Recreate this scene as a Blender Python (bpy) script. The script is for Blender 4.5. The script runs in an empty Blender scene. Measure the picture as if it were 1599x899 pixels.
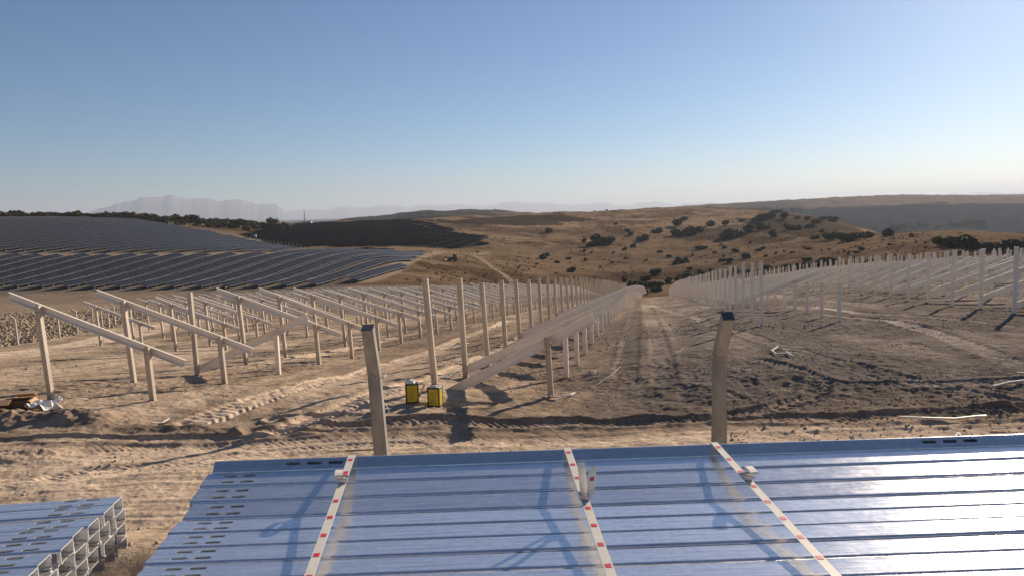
import bpy, bmesh, math, random
import numpy as np
from mathutils import Vector, Matrix, geometry
R = math.radians
random.seed(7)
rng = np.random.default_rng(11)
S = bpy.context.scene
COL = S.collection

# ------------------------------------------------------------------ camera
CAMZ = 5.0
PITCH, ROLL, F = R(5.8), R(1.5), 1150.0
fw = np.array([0, math.cos(PITCH), -math.sin(PITCH)])
r0 = np.array([1.0, 0, 0]); u0 = np.array([0, math.sin(PITCH), math.cos(PITCH)])
rt = r0*math.cos(ROLL) - u0*math.sin(ROLL)
up = u0*math.cos(ROLL) + r0*math.sin(ROLL)
cd = bpy.data.cameras.new('camera'); cam = bpy.data.objects.new('camera', cd); COL.objects.link(cam)
M4 = Matrix(((rt[0], up[0], -fw[0], 0), (rt[1], up[1], -fw[1], 0), (rt[2], up[2], -fw[2], CAMZ), (0, 0, 0, 1)))
cam.matrix_world = M4
cd.lens = 36*F/1599; cd.sensor_width = 36; cd.clip_start = .05; cd.clip_end = 60000
S.camera = cam

# ------------------------------------------------------------------ light
SUN_AZ, SUN_EL = 38.5, 20.5          # degrees right of the view axis, above the horizon
w = bpy.data.worlds.new('World'); S.world = w; w.use_nodes = True
nt = w.node_tree; bg = nt.nodes['Background']
sky = nt.nodes.new('ShaderNodeTexSky'); sky.sky_type = 'NISHITA'; sky.sun_disc = False
sky.sun_elevation = R(SUN_EL); sky.sun_rotation = R(SUN_AZ)
sky.altitude = 2000; sky.air_density = 1.1; sky.dust_density = 1.15; sky.ozone_density = 4.8
nt.links.new(sky.outputs[0], bg.inputs[0]); bg.inputs[1].default_value = .060
sd = bpy.data.lights.new('sun', 'SUN'); sd.energy = 5.0; sd.angle = R(.5); sd.color = (1, .84, .66)
sun = bpy.data.objects.new('sun', sd); COL.objects.link(sun)
sdir = Vector((math.sin(R(SUN_AZ))*math.cos(R(SUN_EL)), math.cos(R(SUN_AZ))*math.cos(R(SUN_EL)), math.sin(R(SUN_EL))))
sun.rotation_euler = sdir.to_track_quat('Z', 'Y').to_euler(); sun.location = (20, 20, 40)
S.view_settings.view_transform = 'Standard'; S.view_settings.look = 'None'
S.view_settings.exposure = 0.6; S.view_settings.gamma = 1
S.cycles.volume_max_steps = 64
S.cycles.max_bounces = 6; S.cycles.volume_bounces = 0

# ------------------------------------------------------------------ helpers
def hor(px): return 333 + (800-px)*math.tan(ROLL)
def ray(px, py):
    d = fw + rt*(px-799.5)/F + up*(449.5-py)/F
    return d/d[1]
def project(X, Y, Z):
    v = np.array([X, Y, Z-CAMZ]); q = v@fw
    return 799.5+F*(v@rt)/q, 449.5-F*(v@up)/q
def at_h(px, py, h):                 # point h metres below the camera
    d = ray(px, py); s = h/-d[2]; return np.array([d[0]*s, s, CAMZ-h])
def at_y(px, py, Y):
    d = ray(px, py); return np.array([d[0]*Y, Y, CAMZ+d[2]*Y])

def tag(o, label=None, cat=None, group=None, kind=None):
    if label: o['label'] = label
    if cat: o['category'] = cat
    if group: o['group'] = group
    if kind: o['kind'] = kind
    return o
def empty(name, loc=(0, 0, 0), rz=0):
    o = bpy.data.objects.new(name, None); COL.objects.link(o)
    o.location = loc; o.rotation_euler = (0, 0, rz); o.empty_display_size = .2
    return o
def link(name, me, parent=None, loc=None, rz=0):
    o = bpy.data.objects.new(name, me); COL.objects.link(o)
    if loc is not None: o.location = loc
    if rz: o.rotation_euler = (0, 0, rz)
    if parent: o.parent = parent
    return o
KIDS = {}
def copy_tree(o, parent=None):
    c = o.copy(); COL.objects.link(c)
    if parent: c.parent = parent
    for ch in list(o.children): copy_tree(ch, c)
    return c
class MB:
    def __init__(s): s.v = []; s.f = []; s.m = []
    def add(s, vs, fs, mi=0):
        b = len(s.v); s.v += [tuple(map(float, p)) for p in vs]; s.f += [tuple(b+i for i in f) for f in fs]; s.m += [mi]*len(fs)
    def box(s, c, size, rot=None, taper=1.0, mi=0):
        sx, sy, sz = [k/2 for k in size]; P = []
        for z in (-1, 1):
            t = taper if z > 0 else 1
            for x, y in ((-1, -1), (1, -1), (1, 1), (-1, 1)):
                p = Vector((x*sx*t, y*sy*t, z*sz))
                if rot is not None: p = rot@p
                P.append((p.x+c[0], p.y+c[1], p.z+c[2]))
        s.add(P, [(3, 2, 1, 0), (4, 5, 6, 7), (0, 1, 5, 4), (1, 2, 6, 5), (2, 3, 7, 6), (3, 0, 4, 7)], mi)
    def tube(s, pts, r, n=7, mi=0, flat=1.0):
        rings = []; pts = [Vector(p) for p in pts]
        rr = r if isinstance(r, (list, tuple)) else [r]*len(pts)
        for i, p in enumerate(pts):
            d = (pts[min(i+1, len(pts)-1)]-pts[max(i-1, 0)]).normalized()
            a = d.cross(Vector((0, 0, 1)))
            if a.length < .05: a = Vector((1, 0, 0))
            a.normalize(); b = a.cross(d)
            rings.append([p+a*math.cos(t)*rr[i]+b*math.sin(t)*rr[i]*flat for t in [2*math.pi*k/n for k in range(n)]])
        vs = [q for g in rings for q in g]; fs = []
        for i in range(len(pts)-1):
            for k in range(n): fs.append((i*n+k, i*n+(k+1) % n, (i+1)*n+(k+1) % n, (i+1)*n+k))
        fs.append(tuple(range(n-1, -1, -1))); fs.append(tuple((len(pts)-1)*n+k for k in range(n)))
        s.add(vs, fs, mi)
    def extrude(s, prof, A, B, X, Y, mi=0):      # closed 2D profile swept from A to B, profile axes X, Y
        n = len(prof); A, B, X, Y = map(Vector, (A, B, X, Y))
        vs = [A+X*p[0]+Y*p[1] for p in prof]+[B+X*p[0]+Y*p[1] for p in prof]
        fs = [(i, (i+1) % n, n+(i+1) % n, n+i) for i in range(n)]
        s.add(vs, fs, mi)
        # caps as quads between outer and inner half of the profile
        h = n//2
        for o in (0, n):
            s.add([vs[o+i] for i in range(n)], [(i, i+1, n-2-i, n-1-i) for i in range(h-1)], mi)
    def mesh(s, name, mats):
        me = bpy.data.meshes.new(name); me.from_pydata(s.v, [], s.f)
        mats = mats if isinstance(mats, (list, tuple)) else [mats]
        for m in mats: me.materials.append(m)
        if len(mats) > 1: me.polygons.foreach_set('material_index', s.m)
        me.validate(); me.update()
        bm = bmesh.new(); bm.from_mesh(me); bmesh.ops.recalc_face_normals(bm, faces=bm.faces); bm.to_mesh(me); bm.free()
        return me
    def build(s, name, mats, parent=None, loc=None, rz=0): return link(name, s.mesh(name, mats), parent, loc, rz)
def cprof(wd, ht, lip, t):            # lipped channel outline: web along x (0..wd), flanges going -y
    o = [(lip, -ht), (0, -ht), (0, 0), (wd, 0), (wd, -ht), (wd-lip, -ht)]
    i = [(wd-lip, -ht+t), (wd-t, -ht+t), (wd-t, -t), (t, -t), (t, -ht+t), (lip, -ht+t)]
    return [(x-wd/2, y) for x, y in o+i]

def sprof(wd, dp, lip, t):             # channel whose web carries a pressed-in groove
    g = wd*.22
    o = [(lip, -dp), (0, -dp), (0, 0), (wd/2-g-.008, 0), (wd/2-g+.008, -.024), (wd/2+g-.008, -.024), (wd/2+g+.008, 0), (wd, 0), (wd, -dp), (wd-lip, -dp)]
    i = [(wd-lip, -dp+t), (wd-t, -dp+t), (wd-t, -t), (wd/2+g+.008, -t), (wd/2+g-.008, -.024-t), (wd/2-g+.008, -.024-t), (wd/2-g-.008, -t), (t, -t), (t, -dp+t), (lip, -dp+t)]
    return [(x-wd/2, y) for x, y in o+i]
# numpy value noise
def hsh(ix, iy, s):
    n = (ix.astype(np.int64)*374761393+iy.astype(np.int64)*668265263+s*1274126177) & 0x7fffffff
    n = ((n ^ (n >> 13))*1274126177) & 0x7fffffff
    return ((n ^ (n >> 16)) & 0xffff)/65535.0
def vn(x, y, s=0):
    ix = np.floor(x); iy = np.floor(y); fx = x-ix; fy = y-iy
    fx = fx*fx*(3-2*fx); fy = fy*fy*(3-2*fy)
    a = hsh(ix, iy, s); b = hsh(ix+1, iy, s); c = hsh(ix, iy+1, s); d = hsh(ix+1, iy+1, s)
    return (a+(b-a)*fx)*(1-fy)+(c+(d-c)*fx)*fy
def fbm(x, y, s=0, o=4):
    r = 0; a = .5; t = 0
    for k in range(o):
        r = r+a*vn(x*2**k+k*17.3, y*2**k+k*9.1, s+k); t += a; a *= .5
    return r/t-.5

# ------------------------------------------------------------------ materials
def mat(name):
    m = bpy.data.materials.new(name); m.use_nodes = True
    return m, m.node_tree, m.node_tree.nodes['Principled BSDF']
def ramp(n, stops):
    r = n.nodes.new('ShaderNodeValToRGB'); e = r.color_ramp.elements
    while len(e) < len(stops): e.new(.5)
    for k, (p, c) in zip(e, stops): k.position = p; k.color = (*c, 1) if len(c) == 3 else c
    return r
def noisy(name, c1, c2, scale, rough=.8, metal=0, bump=0, bscale=None, detail=6, coord='Object', rvar=0, stretch=None, spec=.5):
    m, n, b = mat(name)
    tc = n.nodes.new('ShaderNodeTexCoord'); src = tc.outputs[coord]
    if stretch:
        mp = n.nodes.new('ShaderNodeMapping'); mp.inputs['Scale'].default_value = stretch
        n.links.new(src, mp.inputs[0]); src = mp.outputs[0]
    oi = n.nodes.new('ShaderNodeObjectInfo'); ad = n.nodes.new('ShaderNodeVectorMath')
    sc = n.nodes.new('ShaderNodeMath'); sc.operation = 'MULTIPLY'; sc.inputs[1].default_value = 37
    n.links.new(oi.outputs['Random'], sc.inputs[0])
    n.links.new(src, ad.inputs[0]); n.links.new(sc.outputs[0], ad.inputs[1]); src = ad.outputs[0]
    t = n.nodes.new('ShaderNodeTexNoise'); t.inputs['Scale'].default_value = scale; t.inputs['Detail'].default_value = detail
    t.inputs['Roughness'].default_value = .65
    n.links.new(src, t.inputs['Vector'])
    r = ramp(n, [(.3, c1), (.7, c2)]); n.links.new(t.outputs['Fac'], r.inputs[0]); n.links.new(r.outputs[0], b.inputs['Base Color'])
    b.inputs['Roughness'].default_value = rough; b.inputs['Metallic'].default_value = metal
    b.inputs['Specular IOR Level'].default_value = spec
    if rvar:
        mr = n.nodes.new('ShaderNodeMapRange'); mr.inputs['To Min'].default_value = rough-rvar; mr.inputs['To Max'].default_value = rough+rvar
        n.links.new(t.outputs['Fac'], mr.inputs[0]); n.links.new(mr.outputs[0], b.inputs['Roughness'])
    if bump:
        t2 = n.nodes.new('ShaderNodeTexNoise'); t2.inputs['Scale'].default_value = bscale or scale*4; t2.inputs['Detail'].default_value = 5
        n.links.new(src, t2.inputs['Vector'])
        bp = n.nodes.new('ShaderNodeBump'); bp.inputs['Strength'].default_value = bump; bp.inputs['Distance'].default_value = .02
        n.links.new(t2.outputs['Fac'], bp.inputs['Height']); n.links.new(bp.outputs[0], b.inputs['Normal'])
    return m
m_post = noisy('dull_galvanised', (.47, .40, .31), (.66, .57, .45), 3, .42, .3, .15, 60, stretch=(1, 1, .35))
m_litpost = noisy('sunlit_galvanised', (.82, .71, .57), (.92, .82, .69), 3, .5, .0, .1, 60, stretch=(1, 1, .35))  # paler copy of the post steel, with the lit look put into its colour
m_beam = noisy('beam_galvanised', (.80, .70, .56), (.92, .83, .70), 2.5, .5, .0, .1, 40)
m_concf = noisy('fence_concrete', (.42, .37, .30), (.56, .50, .42), 7, .9)
m_conc = noisy('concrete', (.18, .17, .15), (.32, .31, .28), 7, .9, 0, .5, 60, stretch=(1, 1, .3))
m_conc2 = noisy('old_concrete', (.24, .22, .20), (.36, .33, .29), 9, .9, 0, .5, 50)
m_cap = noisy('shaded_post_end', (.05, .055, .07), (.09, .095, .11), 30, .8)  # shade of the end turned from the sun, put into the colour
m_wood = noisy('bearer_timber', (.22, .14, .08), (.34, .24, .15), 5, .85, 0, .3, 40, stretch=(.3, 4, 4))
m_white = noisy('white_plastic', (.62, .60, .56), (.82, .80, .76), 6, .5)
m_card = noisy('cardboard', (.42, .25, .12), (.52, .33, .18), 8, .85)
m_darkin = noisy('dark_inside', (.03, .025, .02), (.05, .04, .03), 8, .9)
m_paper = noisy('wrinkled_paper', (.6, .57, .55), (.8, .78, .76), 14, .8, 0, .8, 10)
m_yel = noisy('yellow_print', (.50, .38, .02), (.62, .47, .03), 9, .45)
m_blk = noisy('black_print_and_holes', (.012, .012, .014), (.03, .03, .03), 9, .5)
m_tin = noisy('tin_lid', (.4, .4, .42), (.62, .62, .64), 14, .3, .8)
m_dark_metal = noisy('dark_machine', (.03, .04, .05), (.07, .08, .09), 5, .5)
m_wallw = noisy('cabin_white', (.55, .55, .55), (.7, .7, .7), 3, .7)
m_roof = noisy('cabin_roof', (.12, .12, .13), (.18, .18, .2), 3, .7)
m_glass = noisy('window_dark', (.02, .025, .03), (.03, .035, .04), 3, .15)
m_tyre = noisy('tyre_rubber', (.015, .015, .015), (.03, .03, .03), 9, .9)
m_rim = noisy('faded_green_rim', (.1, .15, .1), (.16, .2, .14), 5, .5)
m_bark = noisy('bark', (.06, .045, .03), (.11, .08, .06), 5, .95)
m_stone = noisy('stones', (.24, .20, .15), (.46, .40, .32), .9, .95, 0, .4, 30)
m_strap_red = noisy('strap_red_print', (.62, .03, .07), (.72, .06, .11), 40, .5)
m_strap = noisy('strap_cream', (.70, .64, .52), (.80, .74, .62), 20, .45)
m_wire = noisy('wire', (.3, .3, .3), (.45, .44, .42), 20, .4, .7)

def leafmat(name, c1, c2):
    m, n, b = mat(name)
    g = n.nodes.new('ShaderNodeNewGeometry'); r = ramp(n, [(0, c1), (1, c2)])
    n.links.new(g.outputs['Random Per Island'], r.inputs[0]); n.links.new(r.outputs[0], b.inputs['Base Color'])
    b.inputs['Roughness'].default_value = .7; b.inputs['Specular IOR Level'].default_value = .08
    return m
m_leaf = leafmat('leaf_dark', (.016, .022, .012), (.085, .09, .05))
m_leaf2 = leafmat('leaf_olive', (.05, .045, .014), (.15, .115, .03))
m_drytuft = leafmat('dry_stalks', (.10, .08, .045), (.22, .17, .10))

# galvanised sheet of the stacks: spangle, scuffs, streaks along the length
def galv():
    m, n, b = mat('bright_galvanised')
    tc = n.nodes.new('ShaderNodeTexCoord'); L = n.links.new
    v = n.nodes.new('ShaderNodeTexVoronoi'); v.inputs['Scale'].default_value = 62; L(tc.outputs['Object'], v.inputs['Vector'])
    mp = n.nodes.new('ShaderNodeMapping'); mp.inputs['Scale'].default_value = (1.2, 16, 16); L(tc.outputs['Object'], mp.inputs[0])
    s1 = n.nodes.new('ShaderNodeTexNoise'); s1.inputs['Scale'].default_value = 3; s1.inputs['Detail'].default_value = 8; L(mp.outputs[0], s1.inputs['Vector'])
    s2 = n.nodes.new('ShaderNodeTexNoise'); s2.inputs['Scale'].default_value = 5; s2.inputs['Detail'].default_value = 9; s2.inputs['Roughness'].default_value = .7; L(tc.outputs['Object'], s2.inputs['Vector'])
    mp3 = n.nodes.new('ShaderNodeMapping'); mp3.inputs['Rotation'].default_value = (0, 0, .6); mp3.inputs['Scale'].default_value = (5, 60, 5); L(tc.outputs['Object'], mp3.inputs[0])
    s3 = n.nodes.new('ShaderNodeTexNoise'); s3.inputs['Scale'].default_value = 1.6; s3.inputs['Detail'].default_value = 4; L(mp3.outputs[0], s3.inputs['Vector'])
    r = ramp(n, [(.3, (.80, .79, .80)), (.7, (.94, .93, .94))])
    L(s1.outputs['Fac'], r.inputs[0])
    sep = n.nodes.new('ShaderNodeSeparateColor'); L(v.outputs['Color'], sep.inputs[0])
    mx = n.nodes.new('ShaderNodeMix'); mx.data_type = 'RGBA'; mx.blend_type = 'MULTIPLY'; mx.inputs['Factor'].default_value = 1
    rv = ramp(n, [(0, (.88,)*3), (1, (1,)*3)]); L(sep.outputs[0], rv.inputs[0])
    L(r.outputs[0], mx.inputs['A']); L(rv.outputs[0], mx.inputs['B']); L(mx.outputs['Result'], b.inputs['Base Color'])
    b.inputs['Metallic'].default_value = .82
    a = n.nodes.new('ShaderNodeMath'); a.operation = 'MULTIPLY_ADD'; a.inputs[1].default_value = .22; a.inputs[2].default_value = .02; L(s2.outputs['Fac'], a.inputs[0])
    a2 = n.nodes.new('ShaderNodeMath'); a2.operation = 'MULTIPLY_ADD'; a2.inputs[1].default_value = .16; L(s3.outputs['Fac'], a2.inputs[0]); L(a.outputs[0], a2.inputs[2])
    L(a2.outputs[0], b.inputs['Roughness'])
    h = n.nodes.new('ShaderNodeMath'); h.operation = 'ADD'; L(s1.outputs['Fac'], h.inputs[0]); L(s2.outputs['Fac'], h.inputs[1])
    bp = n.nodes.new('ShaderNodeBump'); bp.inputs['Strength'].default_value = .28; bp.inputs['Distance'].default_value = .006
    L(h.outputs[0], bp.inputs['Height']); L(bp.outputs[0], b.inputs['Normal'])
    return m
m_galv = galv()
m_galv_edge = noisy('cut_edge', (.6, .6, .58), (.8, .8, .78), 20, .4, .3)

# ------------------------------------------------------------------ terrain
PX = [-900, -100, 0, 150, 300, 450, 600, 700, 800, 900, 1000, 1100, 1200, 1300, 1400, 1500, 1600, 2500]
# near part, metres below the camera:          -6    2   3.7  5.2  8    11
NEAR_Y = [1.0, 3.3, 3.75, 5.2, 8, 11]
NEAR_H = [1.5, 1.5, 1.6, 2.6, 3.75, 3.92]
FAR_Y = [17, 25, 35, 50, 75, 110, 150, 190, 230, 280, 350, 450, 600, 800, 1100, 1500, 1900, 2500, 4000, 9000, 20000]
# far part, image pixels below the horizon
FAR = {
 -900: [262, 224, 200, 180, 140, 125, 118, 112, 104, 48, 10, -30, -40, -10, 20, 18, 14, 10, 6, 3, 1],
 -100: [262, 228, 203, 184, 142, 128, 122, 116, 103, 46, 20, -8, -16, 10, 20, 18, 14, 10, 6, 3, 1],
 0:    [266, 230, 204, 186, 142, 129, 122, 116, 103, 46, 18, -8, -17, 10, 20, 18, 14, 10, 6, 3, 1],
 150:  [268, 230, 205, 182, 150, 132, 123, 117, 103, 48, 22, -2, -13, 8, 20, 18, 14, 10, 6, 3, 1],
 300:  [270, 230, 203, 178, 158, 138, 125, 117, 103, 50, 34, 14, -4, 8, 18, 18, 14, 10, 6, 3, 1],
 450:  [270, 228, 200, 177, 155, 140, 128, 118, 100, 54, 52, 38, 16, 7, 16, 16, 14, 10, 6, 3, 1],
 600:  [270, 227, 194, 174, 152, 139, 127, 115, 95, 58, 56, 40, 19, 5, 12, 4, -4, 4, 6, 3, 1],
 700:  [270, 226, 190, 169, 151, 140, 130, 122, 112, 88, 70, 54, 28, 5, 6, -4, -11, 6, 6, 3, 1],
 800:  [276, 226, 186, 165, 149, 141, 136, 137, 132, 112, 88, 64, 34, 8, 3, 6, -6, 4, 6, 3, 1],
 900:  [282, 222, 183, 162, 148, 140, 137, 142, 142, 126, 102, 74, 42, 14, 0, 8, 8, 6, 4, 3, 1],
 1000: [268, 210, 178, 158, 145, 138, 137, 145, 148, 134, 110, 80, 48, 18, -3, 10, 6, 2, 0, 2, 1],
 1100: [252, 200, 170, 154, 142, 135, 134, 142, 144, 130, 104, 76, 46, 18, -3, 10, 6, -3, -6, 2, 1],
 1200: [248, 194, 164, 148, 134, 123, 120, 130, 132, 116, 90, 66, 42, 14, -1, 16, 8, -6, -8, 2, 1],
 1300: [246, 190, 160, 138, 122, 111, 106, 114, 116, 100, 76, 52, 34, 18, 26, 30, 14, -11, -12, 2, 1],
 1400: [245, 188, 157, 132, 117, 107, 102, 106, 102, 84, 62, 44, 52, 62, 58, 46, 10, -13, -12, 2, 1],
 1500: [244, 186, 154, 130, 114, 104, 100, 102, 94, 74, 52, 42, 62, 68, 62, 50, 12, -8, -10, 2, 1],
 1600: [243, 184, 151, 128, 112, 103, 100, 98, 88, 68, 55, 60, 72, 72, 64, 50, 14, -6, -8, 2, 1],
 2500: [240, 180, 146, 124, 108, 102, 98, 94, 84, 66, 55, 60, 72, 72, 64, 50, 14, -6, -8, 2, 1]}
LY0, LY1, NL = math.log(1.0), math.log(20000), 700
NP_ = 420
def build_table():
    lys = np.linspace(LY0, LY1, NL); cols = []
    for p in PX:
        ys = NEAR_Y+FAR_Y
        tn = [h/y for h, y in zip(NEAR_H, NEAR_Y)]+[math.tan(PITCH+math.atan((d+hor(800)-449.5)/F)) for d in FAR[p]]
        cols.append(np.interp(lys, np.log(ys), tn))
    cols = np.array(cols)
    pg = np.linspace(PX[0], PX[-1], NP_)
    T = np.array([np.interp(pg, PX, cols[:, j]) for j in range(NL)]).T        # NP_ x NL
    def blur(A, sig, ax):
        k = np.arange(-int(3*sig)-1, int(3*sig)+2); g = np.exp(-k**2/(2*sig*sig)); g /= g.sum()
        A = np.moveaxis(A, ax, 0); P = np.concatenate([A[:1]]*len(k)+[A]+[A[-1:]]*len(k))
        out = sum(g[i]*P[len(k)+k[i]:len(k)+k[i]+len(A)] for i in range(len(k)))
        return np.moveaxis(out, 0, ax)
    H = blur(T, 5.0, 0)
    H2 = blur(H, 5.5, 1)
    wgt = np.clip((lys-math.log(6))/.8, 0, 1)[None, :]
    H1 = blur(H, 2.0, 1)
    return H1*(1-wgt)+H2*wgt
TAB = build_table()
def hbase(X, Y):
    X = np.asarray(X, float); Y = np.asarray(Y, float)
    Yc = np.maximum(Y, 1.0)
    p = 800+F*X/np.maximum(Yc, 6.0)
    a = np.clip((p-PX[0])/(PX[-1]-PX[0])*(NP_-1), 0, NP_-1.001)
    b = np.clip((np.log(Yc)-LY0)/(LY1-LY0)*(NL-1), 0, NL-1.001)
    i = a.astype(int); j = b.astype(int); fa = a-i; fb = b-j
    t = (TAB[i, j]*(1-fa)+TAB[i+1, j]*fa)*(1-fb)+(TAB[i, j+1]*(1-fa)+TAB[i+1, j+1]*fa)*fb
    return CAMZ-t*Yc
def ground_hit(px, py, ymin=5.5, ymax=3000):
    d = ray(px, py); ys = np.exp(np.linspace(math.log(ymin), math.log(ymax), 1500))
    z = CAMZ+d[2]*ys; g = hbase(d[0]*ys, ys); k = np.argmax(z < g)
    if not (z < g).any(): return None
    return np.array([d[0]*ys[k], ys[k], g[k]])

# features of the churned ground, drawn as polylines (photo pixels -> points on the base ground)
def poly(pts):
    P = [ground_hit(*p) for p in pts]; P = [p for p in P if p is not None]
    out = []
    for a, b in zip(P[:-1], P[1:]):
        n = max(1, int(np.linalg.norm(b-a)/1.0))
        for k in range(n): out.append((a+(b-a)*k/n)[:2])
    out.append(P[-1][:2]); A = np.array(out)
    for _ in range(3):
        if len(A) > 3: A[1:-1] = (A[:-2]+2*A[1:-1]+A[2:])/4
    return A
RUTS = [  # (points, half width, depth, paleness, lug spacing)
 ([(400, 672), (600, 664), (800, 659), (1000, 660), (1250, 655), (1450, 646), (1640, 640)], .27, .06, .25, .15),
 ([(430, 655), (560, 640), (760, 632)], .2, .03, .15, 0),
 ([(300, 662), (380, 640), (470, 608), (570, 580), (690, 543), (800, 500)], .34, .05, 1.0, .2),
 ([(440, 672), (545, 640), (640, 603), (740, 566), (830, 520)], .34, .05, 1.0, .2),
 ([(470, 560), (600, 533), (700, 505), (780, 480)], .4, .03, .4, 0),
 ([(1180, 560), (1260, 572), (1330, 600), (1330, 620), (1230, 645), (1100, 652)], .25, .03, .4, .2),
 ([(1010, 475), (1120, 510), (1250, 550), (1400, 590), (1600, 632)], .25, .02, .4, .2),
 ([(1230, 478), (1300, 484), (1420, 493), (1510, 501), (1600, 512)], .32, .03, .8, 0),
 ([(1280, 489), (1400, 505), (1480, 525), (1520, 548), (1600, 570)], .3, .03, .7, .2),
 ([(975, 600), (985, 540), (990, 500), (995, 470)], .3, .02, -.2, .2),
 ([(1040, 600), (1030, 540), (1018, 500), (1008, 472)], .3, .02, .1, .2),
 ([(1300, 600), (1420, 590), (1500, 600), (1599, 596)], .22, .02, .35, .2),
 ([(-60, 770), (100, 745), (230, 738), (420, 700), (640, 696)], .32, .014, .2, .13),
 ([(-60, 716), (100, 705), (300, 700), (500, 690), (800, 688), (1200, 680), (1640, 672)], .35, .012, .2, .13),
 ([(100, 745), (260, 720), (420, 735)], .3, .014, .2, .13),
 ([(-60, 690), (150, 685), (330, 690), (500, 676)], .2, .03, .25, 0),
]
ROADS = [([(-80, 560), (0, 552), (120, 538), (220, 518), (300, 500), (340, 488)], 1.7, 1.2),
         ([(-80, 500), (60, 488), (200, 478), (420, 466)], 1.2, .3)]
BERMS = [([(-80, 650), (0, 652), (70, 650), (140, 660)], .42, .2), ([(150, 668), (250, 680), (420, 672), (520, 668)], .24, .07),
         ([(-80, 722), (0, 720), (70, 714)], .3, .13), ([(600, 660), (750, 652), (900, 650), (1080, 648)], .26, .035),
         ([(1030, 610), (1080, 606), (1110, 612)], .5, .05), ([(1480, 640), (1600, 634)], .25, .04),
         ([(300, 655), (420, 620), (520, 592)], .22, .06), ([(1150, 592), (1230, 586), (1290, 596)], .4, .04)]
RUTP = [(poly(p), w_, d_, pl, lg) for p, w_, d_, pl, lg in RUTS]
ROADP = [(poly(p), w_, pl) for p, w_, pl in ROADS]
BERMP = [(poly(p), w_, a_) for p, w_, a_ in BERMS]
def pdist(P, X, Y):                    # signed distance to polyline and arclength
    best = np.full(X.shape, 1e9); sgn = np.zeros(X.shape); arc = np.zeros(X.shape); acc = 0
    for a, b in zip(P[:-1], P[1:]):
        e = b-a; L = np.hypot(*e)
        if L < 1e-6: continue
        e = e/L; rx = X-a[0]; ry = Y-a[1]
        t = np.clip(rx*e[0]+ry*e[1], 0, L); dx = rx-t*e[0]; dy = ry-t*e[1]; d = np.hypot(dx, dy)
        m = d < best; best[m] = d[m]; sgn[m] = np.sign(e[0]*dy-e[1]*dx)[m]; arc[m] = (acc+t)[m]; acc += L
    return best, sgn, arc
def band(P, X, Y, r):
    m = (X > P[:, 0].min()-r) & (X < P[:, 0].max()+r) & (Y > P[:, 1].min()-r) & (Y < P[:, 1].max()+r)
    return np.nonzero(m)[0]
def sm(a, b, x): t = np.clip((x-a)/(b-a), 0, 1); return t*t*(3-2*t)

cu0, su0 = math.cos(R(10.8)), math.sin(R(10.8))
def terrain_detail(X, Y):
    """z offset and soil paleness for flat arrays X, Y"""
    dz = np.zeros(X.shape); pale = np.zeros(X.shape)
    near = sm(300, 60, Y)
    P = 800+F*X/np.maximum(Y, 6)
    n1 = fbm(X*.35, Y*.35, 3, 4); n2 = fbm(X*1.6, Y*1.6, 8, 4); n3 = fbm(X*7, Y*7, 21, 3)
    dz += near*(n1*.22+n2*(.04+.06*sm(12.5, 14, Y))*sm(40, 12, Y))+sm(15, 12, Y)*sm(8.5, 9.5, Y)*fbm(X*.22, Y*5.5, 59, 3)*.05
    rough = sm(-.05, .15, fbm(X*.25+9, Y*.25, 33, 3))*sm(12.8, 14, Y)+sm(8.2, 5.5, Y)*.9
    dz += near*sm(70, 20, Y)*(n3*.035+rough*(np.abs(fbm(X*4.3, Y*4.3, 40, 3))*.045+n3*.03))
    pale += n1*.5+n2*.35-rough*.25
    us = X*cu0-Y*su0; vs_ = X*su0+Y*cu0
    pale += sm(13, 16, Y)*(fbm(us*1.5, vs_*.16, 55, 4)*.7+fbm(us*.5, vs_*.06, 57, 3)*.5)+sm(15, 12, Y)*fbm(X*.35, Y*3.2, 58, 4)*.6
    # broad zones: pale haul road in front, darker churned soil to the right
    pale += .55*sm(13.6, 12.2, Y+n1*1.2)
    pale += .25*sm(900, 500, P)*sm(13, 16, Y)*sm(200, 100, Y)
    pale -= .24*sm(800, 1050, P)*sm(13, 15.5, Y)*sm(60, 30, Y)
    for pts, wd, dp, pl, lg in RUTP:
        idx = band(pts, X, Y, 1.6)
        if not len(idx): continue
        x = X[idx]; y = Y[idx]; d, s, arc = pdist(pts, x, y)
        k = .55+.45*np.clip(fbm(arc*.15, arc*0+dp*50, 5, 2)*3+.5, 0, 1)
        ins = sm(wd*1.15, wd*.85, d)
        z = -dp*ins*k+dp*.8*np.exp(-((d-wd*1.35)/(wd*.35))**2)*k*(.6+1.2*vn(x*3, y*3, 77))
        if lg:
            ph = (arc+d*.9)/lg
            lug = np.abs((ph-np.floor(ph))-.5)*2
            z += ins*(sm(.2, .8, lug)-.5)*min(.026, dp*.6)*k*(.25+1.3*vn(x*2.5, y*2.5, 12))
            pale[idx] += ins*(sm(.3, .7, lug)-.5)*.12
        dz[idx] += z; pale[idx] += pl*ins*k*.9
    for pts, wd, pl in ROADP:
        idx = band(pts, X, Y, wd*2)
        if not len(idx): continue
        d, s, arc = pdist(pts, X[idx], Y[idx]); pale[idx] += pl*sm(wd*1.3, wd*.6, d+n2[idx]*1.0)
    for pts, wd, am in BERMP:
        idx = band(pts, X, Y, wd*3)
        if not len(idx): continue
        d, s, arc = pdist(pts, X[idx], Y[idx]); g = np.exp(-(d/wd)**2)
        dz[idx] += am*g*(.5+vn(X[idx]*1.4, Y[idx]*1.4, 5)+.5*n3[idx]); pale[idx] -= .35*g
    return dz, pale
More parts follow.
